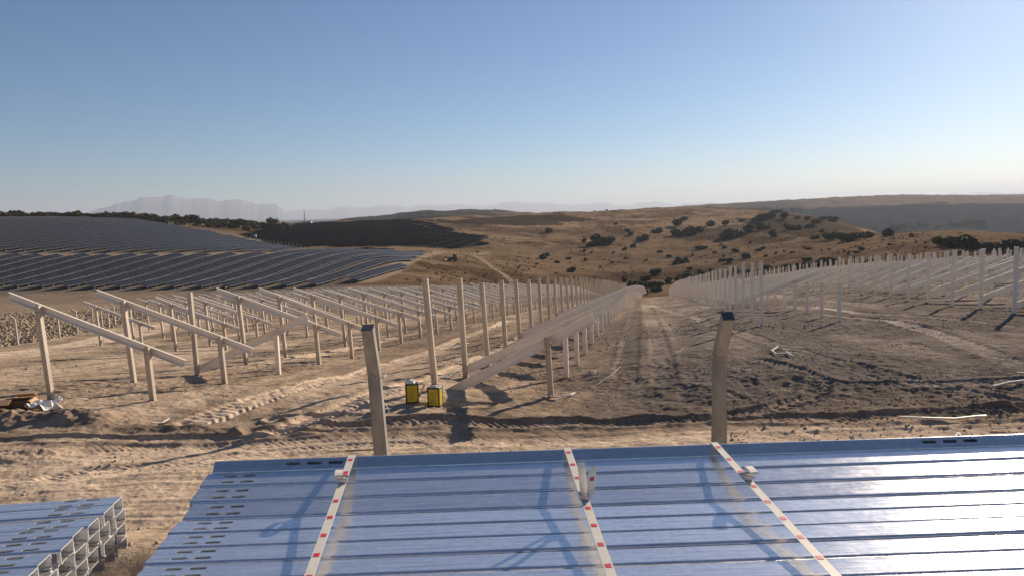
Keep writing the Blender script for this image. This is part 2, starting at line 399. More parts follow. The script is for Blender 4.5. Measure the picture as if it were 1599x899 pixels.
def in_poly(poly_, x, y):
    x = np.asarray(x, float); y = np.asarray(y, float); c = np.zeros(x.shape, bool); n = len(poly_)
    for i in range(n):
        x1, y1 = poly_[i]; x2, y2 = poly_[(i+1) % n]
        if y1 == y2: continue
        m = ((y1 > y) != (y2 > y)) & (x < (x2-x1)*(y-y1)/(y2-y1)+x1); c ^= m
    return c
def proj_arr(X, Y, Z):
    vx = X; vy = Y; vz = Z-CAMZ
    q = vy*fw[1]+vz*fw[2]
    return 799.5+F*(vx*rt[0]+vy*rt[1]+vz*rt[2])/q, 449.5-F*(vx*up[0]+vy*up[1]+vz*up[2])/q

LOWER = [(-300, 478), (0, 463), (100, 455), (270, 452), (330, 462), (400, 458), (500, 450), (560, 441), (615, 430), (672, 396), (540, 393), (400, 399), (0, 400), (-300, 402)]
UPPER = [(-300, 396), (0, 395), (440, 394), (470, 391), (400, 379), (320, 362), (250, 350), (190, 340), (130, 334.5), (0, 332), (-300, 334)]
DARK = [(395, 388), (440, 362), (480, 350), (560, 344.5), (640, 345), (690, 350), (735, 362), (775, 378), (790, 386), (700, 391), (600, 390.5), (440, 389)]
KNOLL = [(1165, 345), (1205, 327), (1245, 320), (1300, 328), (1345, 346), (1362, 358), (1300, 364), (1230, 368)]
SCRUB = [(1040, 372), (1060, 358), (1120, 350), (1170, 352), (1230, 365), (1200, 376), (1120, 377)]
PLOUGH = [(690, 350), (760, 337), (880, 332), (945, 345), (860, 350), (770, 352)]

def hillrelief(X, Y):
    p = 800+F*X/np.maximum(Y, 6)
    k = 1-.88*sm(760, 560, p)*sm(800, 560, Y)
    return sm(170, 320, Y)*fbm(X*.018, Y*.018, 51, 5)*np.clip(Y*.012, 0, 14)*k
def make_terrain():
    def seg(a, b, n): return list(np.exp(np.linspace(math.log(a), math.log(b), n))[:-1])
    ys = list(np.linspace(-6, 2.5, 12)[:-1])+seg(2.5, 9, 170)+seg(9, 30, 760)+seg(30, 90, 260)+seg(90, 450, 190)+seg(450, 2600, 150)+seg(2600, 20000, 30)
    ys = np.array(ys); nc = 1000
    ts = np.concatenate([np.linspace(-2.6, -.86, 60)[:-1], np.linspace(-.86, .86, nc-120), np.linspace(.86, 2.6, 62)[1:]]); nc = len(ts)
    Yg, Tg = np.meshgrid(ys, ts, indexing='ij')
    Xg = np.where(Yg > 9, Tg*Yg, Tg*np.maximum(9-(9-Yg)*.35, 2.5))
    X = Xg.ravel(); Y = Yg.ravel(); Z = hbase(X, Y)
    flat = sm(4.0, 3.4, Y)                                    # trampled top of the bank under the stacks
    dz, pale = terrain_detail(X, Y); Z = Z+dz*(1-flat*.75)
    # hills: rolling relief
    Z = Z+hillrelief(X, Y)
    px, py = proj_arr(X, np.maximum(Y, 1.5), Z)
    # ---- soil and hill colours
    cl = lambda a, b, t: a+(b-a)*np.clip(t, 0, 1)[:, None]
    dark = np.array([.215, .165, .124]); mid = np.array([.39, .29, .205]); lite = np.array([.66, .51, .37])
    t = pale+.36
    c = cl(dark[None], mid[None], t*1.8); c = cl(c, lite[None], (t-.45)*1.5)
    # greyer to the right
    g = (sm(850, 1100, px)*sm(13.5, 16, Y)*sm(120, 60, Y)*.5)[:, None]; lum = c.mean(1, keepdims=True)
    c = c*(1-g)+g*lum*np.array([1.08, .99, .9])
    # dry grass hills
    ng = fbm(X*.02, Y*.02, 60, 4); ng2 = fbm(X*.15, Y*.15, 61, 4)
    grass = cl(np.array([.085, .056, .034])[None], np.array([.225, .155, .095])[None], .5+ng*1.8+ng2*1.6)*(1+.6*sm(420, 850, Y))[:, None]
    gm = sm(178, 215, Y+ng*40)*sm(300, 560, px+ng2*60)
    gm = np.maximum(gm, sm(430, 520, Y))
    c = c*(1-gm[:, None])+grass*gm[:, None]
    # brown earth between the finished field and the frames
    br = sm(70, 85, Y)*(1-gm)*sm(700, 560, px); c = c*(1-.55*br[:, None])+.55*br[:, None]*np.array([.17, .13, .10])
    for P_, colr, k in ((LOWER, (.17, .145, .115), .8), (UPPER, (.16, .145, .12), .9), (DARK, (.035, .033, .032), .97), (PLOUGH, (.05, .036, .026), .9), (KNOLL, (.05, .042, .03), .7), (SCRUB, (.045, .036, .025), .6)):
        jn = (fbm(X*.012, Y*.012, 88, 4) if P_ in (DARK, PLOUGH, KNOLL, SCRUB) else 0); m = (in_poly(P_, px+jn*150, py+jn*22) & (Y > 200) & (Y < 1000)).astype(float)*k
        c = c*(1-m[:, None])+m[:, None]*np.array(colr)
    # pale haul tracks cut across the far slopes
    for pts, wd in (([(570, 440), (610, 425), (650, 402), (690, 395), (760, 392)], 3.0), ([(640, 350), (690, 358), (740, 366), (800, 375), (900, 385)], 2.2),
                    ([(-50, 398), (200, 398.5), (420, 398), (480, 394)], 3.0), ([(740, 400), (780, 425), (800, 440)], 1.2), ([(602, 352), (608, 360), (600, 372)], 1.6), ([(560, 352), (545, 362)], 1.2)):
        A = [ground_hit(a, b, 150) for a, b in pts]; A = np.array([q[:2] for q in A if q is not None])
        idx = band(A, X, Y, wd*3); d, s, arc = pdist(A, X[idx], Y[idx]); m = sm(wd*1.4, wd*.6, d)[:, None]*.75
        c[idx] = c[idx]*(1-m)+m*np.array([.36, .28, .20])
    # dark far slopes, with shade and haze blue put into the colour
    far = sm(950, 1150, Y)*np.maximum(sm(980, 1250, px+ng*100), .8*sm(850, 750, px)); fo = cl(np.array([.014, .022, .030])[None], np.array([.035, .045, .050])[None], .5+ng2*2)
    top = sm(2060, 2180, Y+ng*160)*.8*sm(1150, 1350, px); far = far*(1-top)
    pt = 1.0*sm(2060, 2180, Y)*sm(950, 1200, px)*(1-gm*0)*.8; c = c*(1-far[:, None])+fo*far[:, None]; c = c*(1-pt[:, None]*(1-far[:, None]))+np.array([.20, .155, .12])*(pt*(1-far))[:, None]
    c = np.clip(c, .01, .9); chip = np.clip(1-gm, 0, 1)*sm(220, 90, Y)
    nr = len(ys); nv = nr*nc
    me = bpy.data.meshes.new('ground'); me.vertices.add(nv)
    co = np.stack([X, Y, Z], 1).astype(np.float32); me.vertices.foreach_set('co', co.ravel())
    i = np.arange(nr-1)[:, None]*nc+np.arange(nc-1)[None, :]
    q = np.stack([i, i+1, i+nc+1, i+nc], -1).reshape(-1, 4).astype(np.int32)
    me.loops.add(q.size); me.loops.foreach_set('vertex_index', q.ravel())
    me.polygons.add(len(q)); me.polygons.foreach_set('loop_start', np.arange(0, q.size, 4, dtype=np.int32))
    me.polygons.foreach_set('loop_total', np.full(len(q), 4, dtype=np.int32))
    me.polygons.foreach_set('use_smooth', np.ones(len(q), bool))
    me.update(calc_edges=True)
    at = me.color_attributes.new('soil', 'FLOAT_COLOR', 'POINT')
    at.data.foreach_set('color', np.concatenate([c, chip[:, None]], 1).astype(np.float32).ravel())
    return me, (ys, ts, co.reshape(nr, nc, 3))
TME, TG = make_terrain()
def gz(X, Y):                         # true ground height (with detail)
    X = np.atleast_1d(np.asarray(X, float)); Y = np.atleast_1d(np.asarray(Y, float))
    flat = sm(4.0, 3.4, Y); dz, _ = terrain_detail(X, Y)
    z = hbase(X, Y)+dz*(1-flat*.75)+hillrelief(X, Y)
    return z
def gz1(x, y): return float(gz(x, y)[0])

def soilmat():
    m, n, b = mat('soil'); L = n.links.new
    a = n.nodes.new('ShaderNodeAttribute'); a.attribute_name = 'soil'
    tc = n.nodes.new('ShaderNodeTexCoord'); o = tc.outputs['Object']
    def nz(sc, det, rg=.6):
        t = n.nodes.new('ShaderNodeTexNoise'); t.inputs['Scale'].default_value = sc; t.inputs['Detail'].default_value = det; t.inputs['Roughness'].default_value = rg
        L(o, t.inputs['Vector']); return t
    t1 = nz(2.2, 12, .7); t2 = nz(.25, 6); t3 = nz(14, 6, .7)
    r1 = ramp(n, [(.25, (.62, .60, .58)), (.5, (.97, .97, .97)), (.78, (1.45, 1.43, 1.4))]); L(t1.outputs['Fac'], r1.inputs[0])
    r3 = ramp(n, [(.25, (.7, .7, .7)), (.75, (1.25, 1.25, 1.25))]); L(t3.outputs['Fac'], r3.inputs[0])
    def mul(A, B):
        x = n.nodes.new('ShaderNodeMix'); x.data_type = 'RGBA'; x.blend_type = 'MULTIPLY'; x.clamp_result = False; x.inputs['Factor'].default_value = 1
        L(A, x.inputs['A']); L(B, x.inputs['B']); return x.outputs['Result']
    c = mul(mul(a.outputs['Color'], r1.outputs[0]), r3.outputs[0])
    # pale chips of limestone in drifts
    v = n.nodes.new('ShaderNodeTexVoronoi'); v.inputs['Scale'].default_value = 9; v.inputs['Randomness'].default_value = 1; L(o, v.inputs['Vector'])
    lt = n.nodes.new('ShaderNodeMath'); lt.operation = 'LESS_THAN'; lt.inputs[1].default_value = .2; L(v.outputs['Distance'], lt.inputs[0])
    t4 = nz(.5, 5, .6); gt = n.nodes.new('ShaderNodeMapRange'); gt.inputs['From Min'].default_value = .49; gt.inputs['From Max'].default_value = .62; L(t4.outputs['Fac'], gt.inputs[0])
    mm = n.nodes.new('ShaderNodeMath'); mm.operation = 'MULTIPLY'; L(lt.outputs[0], mm.inputs[0]); L(gt.outputs[0], mm.inputs[1])
    m2 = n.nodes.new('ShaderNodeMath'); m2.operation = 'MULTIPLY'; L(mm.outputs[0], m2.inputs[0]); L(a.outputs['Alpha'], m2.inputs[1]); mm = m2
    sx = n.nodes.new('ShaderNodeMix'); sx.data_type = 'RGBA'; L(mm.outputs[0], sx.inputs['Factor']); L(c, sx.inputs['A']); sx.inputs['B'].default_value = (.5, .44, .36, 1)
    L(sx.outputs['Result'], b.inputs['Base Color'])
    b.inputs['Roughness'].default_value = 1; b.inputs['Specular IOR Level'].default_value = 0
    bp = n.nodes.new('ShaderNodeBump'); bp.inputs['Strength'].default_value = .8; bp.inputs['Distance'].default_value = .06; L(t1.outputs['Fac'], bp.inputs['Height'])
    bp2 = n.nodes.new('ShaderNodeBump'); bp2.inputs['Strength'].default_value = .7; bp2.inputs['Distance'].default_value = .03
    L(t3.outputs['Fac'], bp2.inputs['Height']); L(bp.outputs[0], bp2.inputs['Normal']); L(bp2.outputs[0], b.inputs['Normal'])
    return m
TME.materials.append(soilmat())
g_ = link('ground', TME); tag(g_, kind='structure')

# distant mountains: real ridges many kilometres away
def ridge(name, Y0, pts, depth, mtl, seed):
    xs = np.linspace(pts[0][0], pts[-1][0], 260); top = np.interp(xs, [p[0] for p in pts], [p[1] for p in pts])
    top = top+fbm(xs*.035, xs*0+seed, seed, 6)*17*np.clip((hor(0)-top)/40, .1, 1)
    vs = []; fs = []; prof = [(-1, 0), (-.75, .22), (-.5, .5), (-.25, .82), (0, 1), (.3, .8), (.7, .3), (1, 0)]
    for j, (dy, k) in enumerate(prof):
        for i, x in enumerate(xs):
            p = at_y(x, top[i], Y0); base = CAMZ-Y0*.012
            z = base+(p[2]-base)*k*(1+(.04*float(fbm(np.array([x*.03]), np.array([j*.9]), seed+3, 3)[0]) if k not in (0, 1) else 0))
            vs.append((p[0]*(1+dy*depth/Y0), Y0+dy*depth+(float(fbm(np.array([i*.08]), np.array([j*1.3]), seed+7, 4)[0])*160 if k not in (1,) else 0), z if k else base-40))
    n = len(xs)
    for j in range(len(prof)-1):
        for i in range(n-1): fs.append((j*n+i, j*n+i+1, (j+1)*n+i+1, (j+1)*n+i))
    mb = MB(); mb.add(vs, fs); o = mb.build(name, mtl)
    for p in o.data.polygons: p.use_smooth = True
    return tag(o, kind='structure')
m_far = noisy('far_rock', (.08, .10, .12), (.14, .15, .16), .002, 1)
ridge('mountains', 17000, [(60, 358), (140, 334), (165, 323), (200, 315), (240, 311), (262, 307), (290, 308), (315, 311), (335, 309), (350, 313), (385, 314), (410, 319), (432, 322), (446, 331), (470, 346), (500, 356)], 4200, m_far, 2)
ridge('mountain_range', 25000, [(380, 352), (440, 335), (480, 329), (520, 324), (580, 324), (640, 321), (700, 319), (760, 321), (820, 316), (900, 319), (960, 320), (1040, 316), (1150, 315), (1240, 318), (1400, 312), (1500, 302), (1560, 300), (1640, 301), (1750, 312)], 2500, m_far, 9)

# ------------------------------------------------------------------ steel frames of the solar field
PHI = R(10.8); cu, su = math.cos(PHI), math.sin(PHI)
def uv(u, v): return u*cu+v*su, -u*su+v*cu
PITCH_R, STEP, SPAN = 9.07, 2.85, 2.75
ONES = ['', 'first', 'second', 'third', 'fourth', 'fifth', 'sixth', 'seventh', 'eighth', 'ninth', 'tenth', 'eleventh', 'twelfth', 'thirteenth', 'fourteenth', 'fifteenth', 'sixteenth', 'seventeenth', 'eighteenth', 'nineteenth']
TENS = ['', '', 'twenty', 'thirty', 'forty', 'fifty', 'sixty', 'seventy', 'eighty', 'ninety']
TENTH = ['', '', 'twentieth', 'thirtieth', 'fortieth', 'fiftieth', 'sixtieth', 'seventieth', 'eightieth', 'ninetieth']
def ordn(k):
    if k < 20: return ONES[k]
    if k >= 100: return 'one hundred and '+(ordn(k-100) if k > 100 else '')
    return TENTH[k//10] if k % 10 == 0 else TENS[k//10]+'-'+ONES[k % 10]
def c_member(A, B, side, wd, dp, t=.006, lip=.02, sig=False):
    """lipped channel from A to B; `side` = direction its web faces"""
    A = Vector(A); B = Vector(B); d = (B-A).normalized(); y = Vector(side); y = (y-d*y.dot(d)).normalized(); x = y.cross(d)
    mb = MB(); mb.extrude((sprof if sig else cprof)(wd, dp, lip, t), A+y*dp/2, B+y*dp/2, x, y); return mb
HT, HS = 2.42, 1.45
lean = .012
def post_mesh(name, m, *a):
    mb = c_member(*a, sig=True); A, B = Vector(a[0]), Vector(a[1]); d = (B-A).normalized()
    for s in (.06, .16, .34):                # punched holes at the head, their darkness set in as black blocks
        for sx in (-1, 1): c = B-d*s; mb.box((c.x+sx*a[3]*.36, c.y-a[4]/2-.001, c.z), (.016, .003, .03), mi=1)
    return mb.mesh(name, [m, m_blk])
me_tall = post_mesh('tall_post', m_post, (0, 0, -.7), (-.20, 0, HT), (0, -1, 0), .13, .095)
me_tallr = post_mesh('tall_post', m_litpost, (0, 0, -.7), (0, 0, HT), (0, -1, 0), .13, .095)
me_talls = post_mesh('tall_post', m_post, (0, 0, -.7), (-.15, 0, HT+.24), (0, -1, 0), .14, .095)
me_short = post_mesh('short_post', m_post, (0, 0, -.7), (-.10, 0, HS), (0, -1, 0), .13, .09)
me_shortr = post_mesh('short_post', m_litpost, (0, 0, -.7), (-.02, 0, HS), (0, -1, 0), .13, .09)
def beam_mesh(name, A, B, dep=.18):
    mb = c_member(A, B, (0, 1, 0), dep, .06)
    A = Vector(A); B = Vector(B)
    d = (B-A).normalized()
    n = Vector((-d.z, 0, d.x))
    for s in (.28, .42, 3.1, 3.3):         # bolt slots near the ends, black blocks standing for their dark
        c = A+d*s; mb.box((c.x, c.y+.0335, c.z), (.07, .004, .018), Matrix.Rotation(-math.atan2(d.z, d.x), 3, 'Y'), mi=1)
    return mb.mesh(name, [m_beam, m_blk])
# finished frame: beam on both posts, sloping down to the right
tilt = math.atan2(HT-.08-(HS-.08)-.0, SPAN)
def fpt(x): return (x-.19+.03*x, .09, HT-.09-(HT-HS)*x/SPAN)
me_beam = beam_mesh('beam', fpt(-.87), fpt(SPAN+.87))
# unfinished frame: beam bolted to the short post, left end on the ground
def rpt(x): return (x-SPAN, .09, .10+(HS-.19)*x/SPAN)
me_rbeam = beam_mesh('beam', rpt(.02), rpt(SPAN+1.0), .23)
me_bolt = MB(); me_bolt.box((0, -.04, HS-.12), (.07, .02, .07)); me_bolt = me_bolt.mesh('bolt_plate', m_post)

FIELD = [(-250, 690), (-250, 570), (150, 545), (215, 512), (260, 492), (330, 478), (440, 468), (600, 461), (800, 455), (1010, 455), (1010, 700)]
rows_txt = {0: 'row at the yellow tins', -1: 'row left of the tins'}
for q in range(1, 8): rows_txt[q] = '%s row right of the aisle' % ordn(q)
for q in range(2, 8): rows_txt[-q] = '%s row left of the tins' % ordn(q)
def tall_thing(row, k, x, y, lab=None):
    z = gz1(x, y)
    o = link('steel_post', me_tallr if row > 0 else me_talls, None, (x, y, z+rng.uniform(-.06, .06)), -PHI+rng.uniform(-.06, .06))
    o.rotation_euler[0] = rng.uniform(-.012, .012); o.rotation_euler[1] = rng.uniform(-.014, .010)
    tag(o, lab or 'tall bare post, %s back in the %s' % (ordn(k), rows_txt[row]), 'post', 'tall steel posts waiting for beams')
    return o
def low_thing(row, k, x, y, beam=True):
    z = gz1(x, y); j = rng.uniform(-.04, .04)
    if beam:
        e = empty('beam_support', (x, y, z+j), -PHI)
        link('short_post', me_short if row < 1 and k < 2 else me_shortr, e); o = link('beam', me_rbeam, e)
        zb = gz1(*uvl(x, y, -SPAN)); link('bolt_plate', me_bolt, e)
        o.rotation_euler[1] = 0; tag(e, 'short post propping a grounded beam, %s back in the %s' % (ordn(k), rows_txt[row]), 'frame', 'unfinished beams propped on short posts')
        # let the free end follow the ground
        dzr = (zb-(z+j)); ang = math.atan2(.0-dzr, SPAN)*.8
        pv = Vector((0, .075, HS-.1)); o.rotation_euler[1] = ang
        o.location = pv-Matrix.Rotation(ang, 3, 'Y')@pv
    else:
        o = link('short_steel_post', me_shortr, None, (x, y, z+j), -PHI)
        tag(o, 'short bare post without beam, %s in the %s' % (ordn(k), rows_txt[row]), 'post', 'short posts without beams')
def uvl(x, y, du): return x+du*cu, y-du*su
nfr = 0
def frame_thing(row, k, x, y):
    z = gz1(x, y); xs_, ys_ = uvl(x, y, SPAN); z2 = gz1(xs_, ys_)
    e = empty('mounting_frame', (x, y, z+rng.uniform(-.05, .05)-({1: .16, 2: .14}.get(k, 0) if row == -1 else 0)), -PHI+rng.uniform(-.02, .02))
    link('tall_post', me_tall, e)
    s = link('short_post', me_short, e, (SPAN, 0, 0)); b = link('beam', me_beam, e)
    # beam follows the posts: short post sits on its own ground
    dzr = np.clip((z2-z)*.7, -.5, .5)+rng.uniform(-.05, .05); s.location.z = dzr
    ang = math.atan2(-dzr, SPAN)
    pv = Vector((0, .075, HT-.1)); b.rotation_euler[1] = ang; b.location = pv-Matrix.Rotation(ang, 3, 'Y')@pv
    tag(e, 'steel frame with sloping beam, %s back in the %s' % (ordn(k), rows_txt[row]), 'frame', 'finished mounting frames left of the aisle')
NT = NLW = 0
# centre row and the rows to the right: posts up, beams still down
for row, v0, v1 in ((0, 16.4, 176), (1, 28.8, 182), (2, 29.9, 165), (3, 30, 150), (4, 30, 140), (5, 40, 135), (6, 60, 132)):
    k = 0; v = v0
    while v < v1:
        k += 1
        u = -5+PITCH_R*row
        if row >= 3 and abs((v-90) % 40) < 2.5: v += STEP; continue      # working gaps between tables
        x, y = uv(u, v); px, py = project(x, y, hbase(x, y))
        if px < 1680:
            tall_thing(row, k, x, y); NT += 1
        xs_, ys_ = uvl(x, y, SPAN); px, py = project(xs_, ys_, hbase(xs_, ys_))
        if px < 1680 or (row > 1 and px < 1760):
            low_thing(row, k, xs_, ys_, beam=not (row == 1 and k <= 3)); NLW += 1
        v += STEP
# rows to the left: finished frames
NF = 0
for row, v0, v1 in ((-1, 14.9, 172), (-2, 32.3, 165), (-3, 38, 160), (-4, 40, 155), (-5, 46, 150), (-6, 50, 145)):
    k = 0; v = v0
    while v < v1:
        x, y = uv(-5+PITCH_R*row, v); px, py = project(x, y, hbase(x, y))
        if in_poly(FIELD, [px], [py])[0] or row == -1:
            k += 1
            if row == -1 and k == 3:
                tall_thing(row, k, x, y, 'tall bare post between the second and fourth frames on the left')
                xs_, ys_ = uvl(x, y, SPAN); low_thing(row, k, xs_, ys_)
            else: frame_thing(row, k, x, y); NF += 1
        v += STEP
print('posts', NT, 'supports', NLW, 'frames', NF)

# ------------------------------------------------------------------ finished solar field on the far slopes
def panelmat():
    m, n, b = mat('panel_glass'); L = n.links.new
    b.inputs['Roughness'].default_value = .5; b.inputs['Specular IOR Level'].default_value = .06
    tc = n.nodes.new('ShaderNodeUVMap')
    br = n.nodes.new('ShaderNodeTexBrick'); br.offset = 0; br.inputs['Scale'].default_value = 1
    br.inputs['Color1'].default_value = (.018, .020, .026, 1); br.inputs['Color2'].default_value = (.024, .027, .034, 1); br.inputs['Mortar'].default_value = (.16, .16, .17, 1)
    br.inputs['Mortar Size'].default_value = .035; br.inputs['Brick Width'].default_value = 1.1; br.inputs['Row Height'].default_value = 2.2
    L(tc.outputs[0], br.inputs['Vector']); L(br.outputs['Color'], b.inputs['Base Color'])
    return m
m_panel = panelmat()
m_pdark = noisy('matt_dark_panel', (.006, .007, .009), (.014, .015, .018), .2, .9, spec=.0)
m_pframe = noisy('panel_metal_and_lit_edge', (.35, .35, .36), (.5, .5, .5), 1, .5, .3)
_m = MB(); _m.box((0, 0, -1.2), (.12, .12, 2.4)); me_ppost = _m.mesh('panel_post', m_pframe)
def field(poly_, label, group, ylo, yhi, lo=.6, width=4.0, tl=17, lit_edges=True, seg=9.5, vstep=3.0, pitch=PITCH_R):
    ct, st = math.cos(R(tl)), math.sin(R(tl)); n = 0; items = []
    for k in range(-80, 15):
        u = -5+pitch*k; runs = []; cur = []
        va_ = np.arange(ylo, yhi, vstep); X_, Y_ = uv(u, va_); Z_ = gz(X_, Y_); PX_, PY_ = proj_arr(X_, Y_, Z_); jn = 0 if lit_edges else fbm(X_*.012, Y_*.012, 88, 4); PX_ = PX_+jn*150; PY_ = PY_+jn*22; ok = in_poly(poly_, PX_, PY_) & (PX_ > -260)
        for v, z, o_ in zip(va_, Z_, ok):
            if o_: cur.append((float(v), float(z)))
            elif cur: runs.append(cur); cur = []
        if cur: runs.append(cur)
        for run in runs:
            if len(run) < 3: continue
            items.append((u, run))
    for idx, (u, run) in enumerate(items):
        va = np.array([r[0] for r in run]); za = np.array([r[1] for r in run]); za = np.convolve(np.pad(za, 4, 'edge'), np.ones(9)/9, 'valid')
        x0, y0 = uv(u, va[0]); e = empty('solar_panel_row', (x0, y0, za[0]))
        vs = []; fs = []; uvs = []; po = []; P0 = Vector((x0, y0, za[0]))
        v = va[0]
        while v < va[-1]-2:
            v2 = min(v+seg, va[-1]); zz = [float(np.interp(t, va, za)) for t in (v, v2-.35)]
            b = len(vs)
            jz = rng.uniform(-.03, .03)
            for t, z in ((v, zz[0]), (v2-.35, zz[1])):
                for uu, dz in ((-width*ct/2, lo+width*st), (width*ct/2, lo)):
                    x, y = uv(u+uu, t); vs.append((x-P0.x, y-P0.y, z+dz+jz-P0.z)); vs.append((x-P0.x, y-P0.y, z+dz+jz-P0.z-.05))
            fs += [(b, b+2, b+6, b+4), (b+1, b+5, b+7, b+3), (b, b+4, b+5, b+1), (b+2, b+3, b+7, b+6), (b, b+1, b+3, b+2), (b+4, b+6, b+7, b+5)]
            uvs += [[(0, 0), (0, width), (v2-v, width), (v2-v, 0)]]+[[(.5, .5)]*4]*5
            for t in np.arange(v+1, v2-.5, 4.0 if label.find('lower') > 0 else 1e3):
                for uu, dz in ((-1.3, lo+width*st*.78), (1.3, lo+width*st*.2)):
                    x, y = uv(u+uu, t); z = float(np.interp(t, va, za)); po.append((x-P0.x, y-P0.y, z-P0.z+dz))
            v = v2
            mi = [0]*len(fs)
        for q in (range(0, len(vs), 8) if lit_edges else ()):           # pale strips along both long edges, lit ground and edges put in as colour
            A, B, C, D = [Vector(vs[q+i]) for i in (0, 2, 6, 4)]; up3 = Vector((0, 0, .03))
            for a, b_, c_, d_, w3 in ((B, A, D, C, .042), (A, B, C, D, .03)):
                b0 = len(vs); vs += [tuple(a+up3), tuple(a.lerp(b_, w3)+up3), tuple(d_.lerp(c_, w3)+up3 if False else (Vector(d_).lerp(Vector(c_), w3)+up3)), tuple(d_+up3)]
                fs.append((b0, b0+1, b0+2, b0+3)); uvs.append([(.5, .5)]*4); mi.append(1)
        me = bpy.data.meshes.new('panels'); me.from_pydata(vs, [], fs); me.materials.append(m_panel if lit_edges else m_pdark); me.materials.append(m_pframe); me.polygons.foreach_set('material_index', mi)
        ul = me.uv_layers.new(name='UVMap'); flat_ = [c for q in uvs for c in q]
        ul.data.foreach_set('uv', np.array(flat_, dtype=np.float32).ravel())
        link('panels', me, e)
        for q in po[:100]: link('post', me_ppost, e, q)
        tag(e, label % ordn(idx+1), 'solar panels', group)
    print(group, len(items)); return items
field(LOWER, 'dark panel row on the lower slope, %s from the left', 'solar panel rows on the lower slope', 195, 420)
field(UPPER, 'dark panel row on the upper left hill, %s from the left', 'solar panel rows on the upper hill', 235, 640, vstep=4)
field(DARK, 'near-black panel row on the middle hill, %s from the left', 'solar panel rows on the dark middle hill', 300, 1100, vstep=5, seg=19, lo=.5, width=6.2, tl=7, lit_edges=False)

# ------------------------------------------------------------------ bushes and trees
def bush_mesh(name, seed, leafm, tall=1.0, n=420, tuft=False):
    r = np.random.default_rng(seed); lobes = []
    for i in range(r.integers(6, 10)):
        a = r.uniform(0, 6.28); q = r.uniform(0, .42); lobes.append((q*math.cos(a), q*math.sin(a), r.uniform(.15, .5)*tall, r.uniform(.2, .32)))
    mb = MB()
    for i in range(n):
        lx, ly, lz, lr = lobes[r.integers(len(lobes))]
        d = r.normal(size=3); d /= np.linalg.norm(d); rad = lr*r.uniform(.55, 1.12)
        c = np.array([lx, ly, lz])+d*rad*np.array([1, 1, .8]); c[2] = max(c[2], .02+.06*r.random())
        s = r.uniform(.045, .10); a = r.normal(size=3); a /= np.linalg.norm(a); b = np.cross(a, d+r.normal(size=3)*.6); b /= max(np.linalg.norm(b), .01)
        mb.add([c-a*s, c-b*s*.6, c+a*s, c+b*s*.6], [(0, 1, 2, 3)])
    me = bpy.data.meshes.new(name); me.from_pydata(mb.v, [], mb.f); me.materials.append(leafm); me.update()
    return me
def trunk_mesh(seed):
    r = np.random.default_rng(seed); mb = MB()
    mb.tube([(0, 0, -.1), (.02, .01, .15), (.03, 0, .35)], [.045, .035, .025], 6)
    for i in range(5):
        a = i*1.3+r.random(); mb.tube([(.02, 0, .15+.03*i), (.15*math.cos(a), .15*math.sin(a), .35), (.3*math.cos(a), .3*math.sin(a), .55)], [.02, .014, .006], 5)
    return mb.mesh('trunk', m_bark)
BM = [bush_mesh('crown', 100+i, m_leaf, [1, 1.15, .8, 1.25][i % 4], 900) for i in range(6)]
BO = [bush_mesh('crown', 200+i, m_leaf2, .9, 700) for i in range(4)]
TM = [trunk_mesh(i) for i in range(3)]
def bush(px, py, wpx, label, group, pool, olive=False, ymin=150, ymax=3000):
    for q in range(8):
        p = ground_hit(px, py+q*1.2, ymin, ymax)
        if p is not None and p[1] < 1000+1000*(px > 600): break
    if p is None: return None
    wm = wpx/F*p[1]; z = gz1(p[0], p[1])
    e = empty('bush' if wm < 4.5 else 'tree', (p[0], p[1], z-.04*wm), rng.uniform(0, 6.28)); s = wm*rng.uniform(.95, 1.1)
    e.scale = (s*rng.uniform(.9, 1.15), s*rng.uniform(.9, 1.15), s*rng.uniform(.78, 1.0))
    link('crown', pool[rng.integers(len(pool))], e); link('trunk', TM[rng.integers(3)], e)
    tag(e, label, 'bush' if wm < 4.5 else 'tree', group); return e
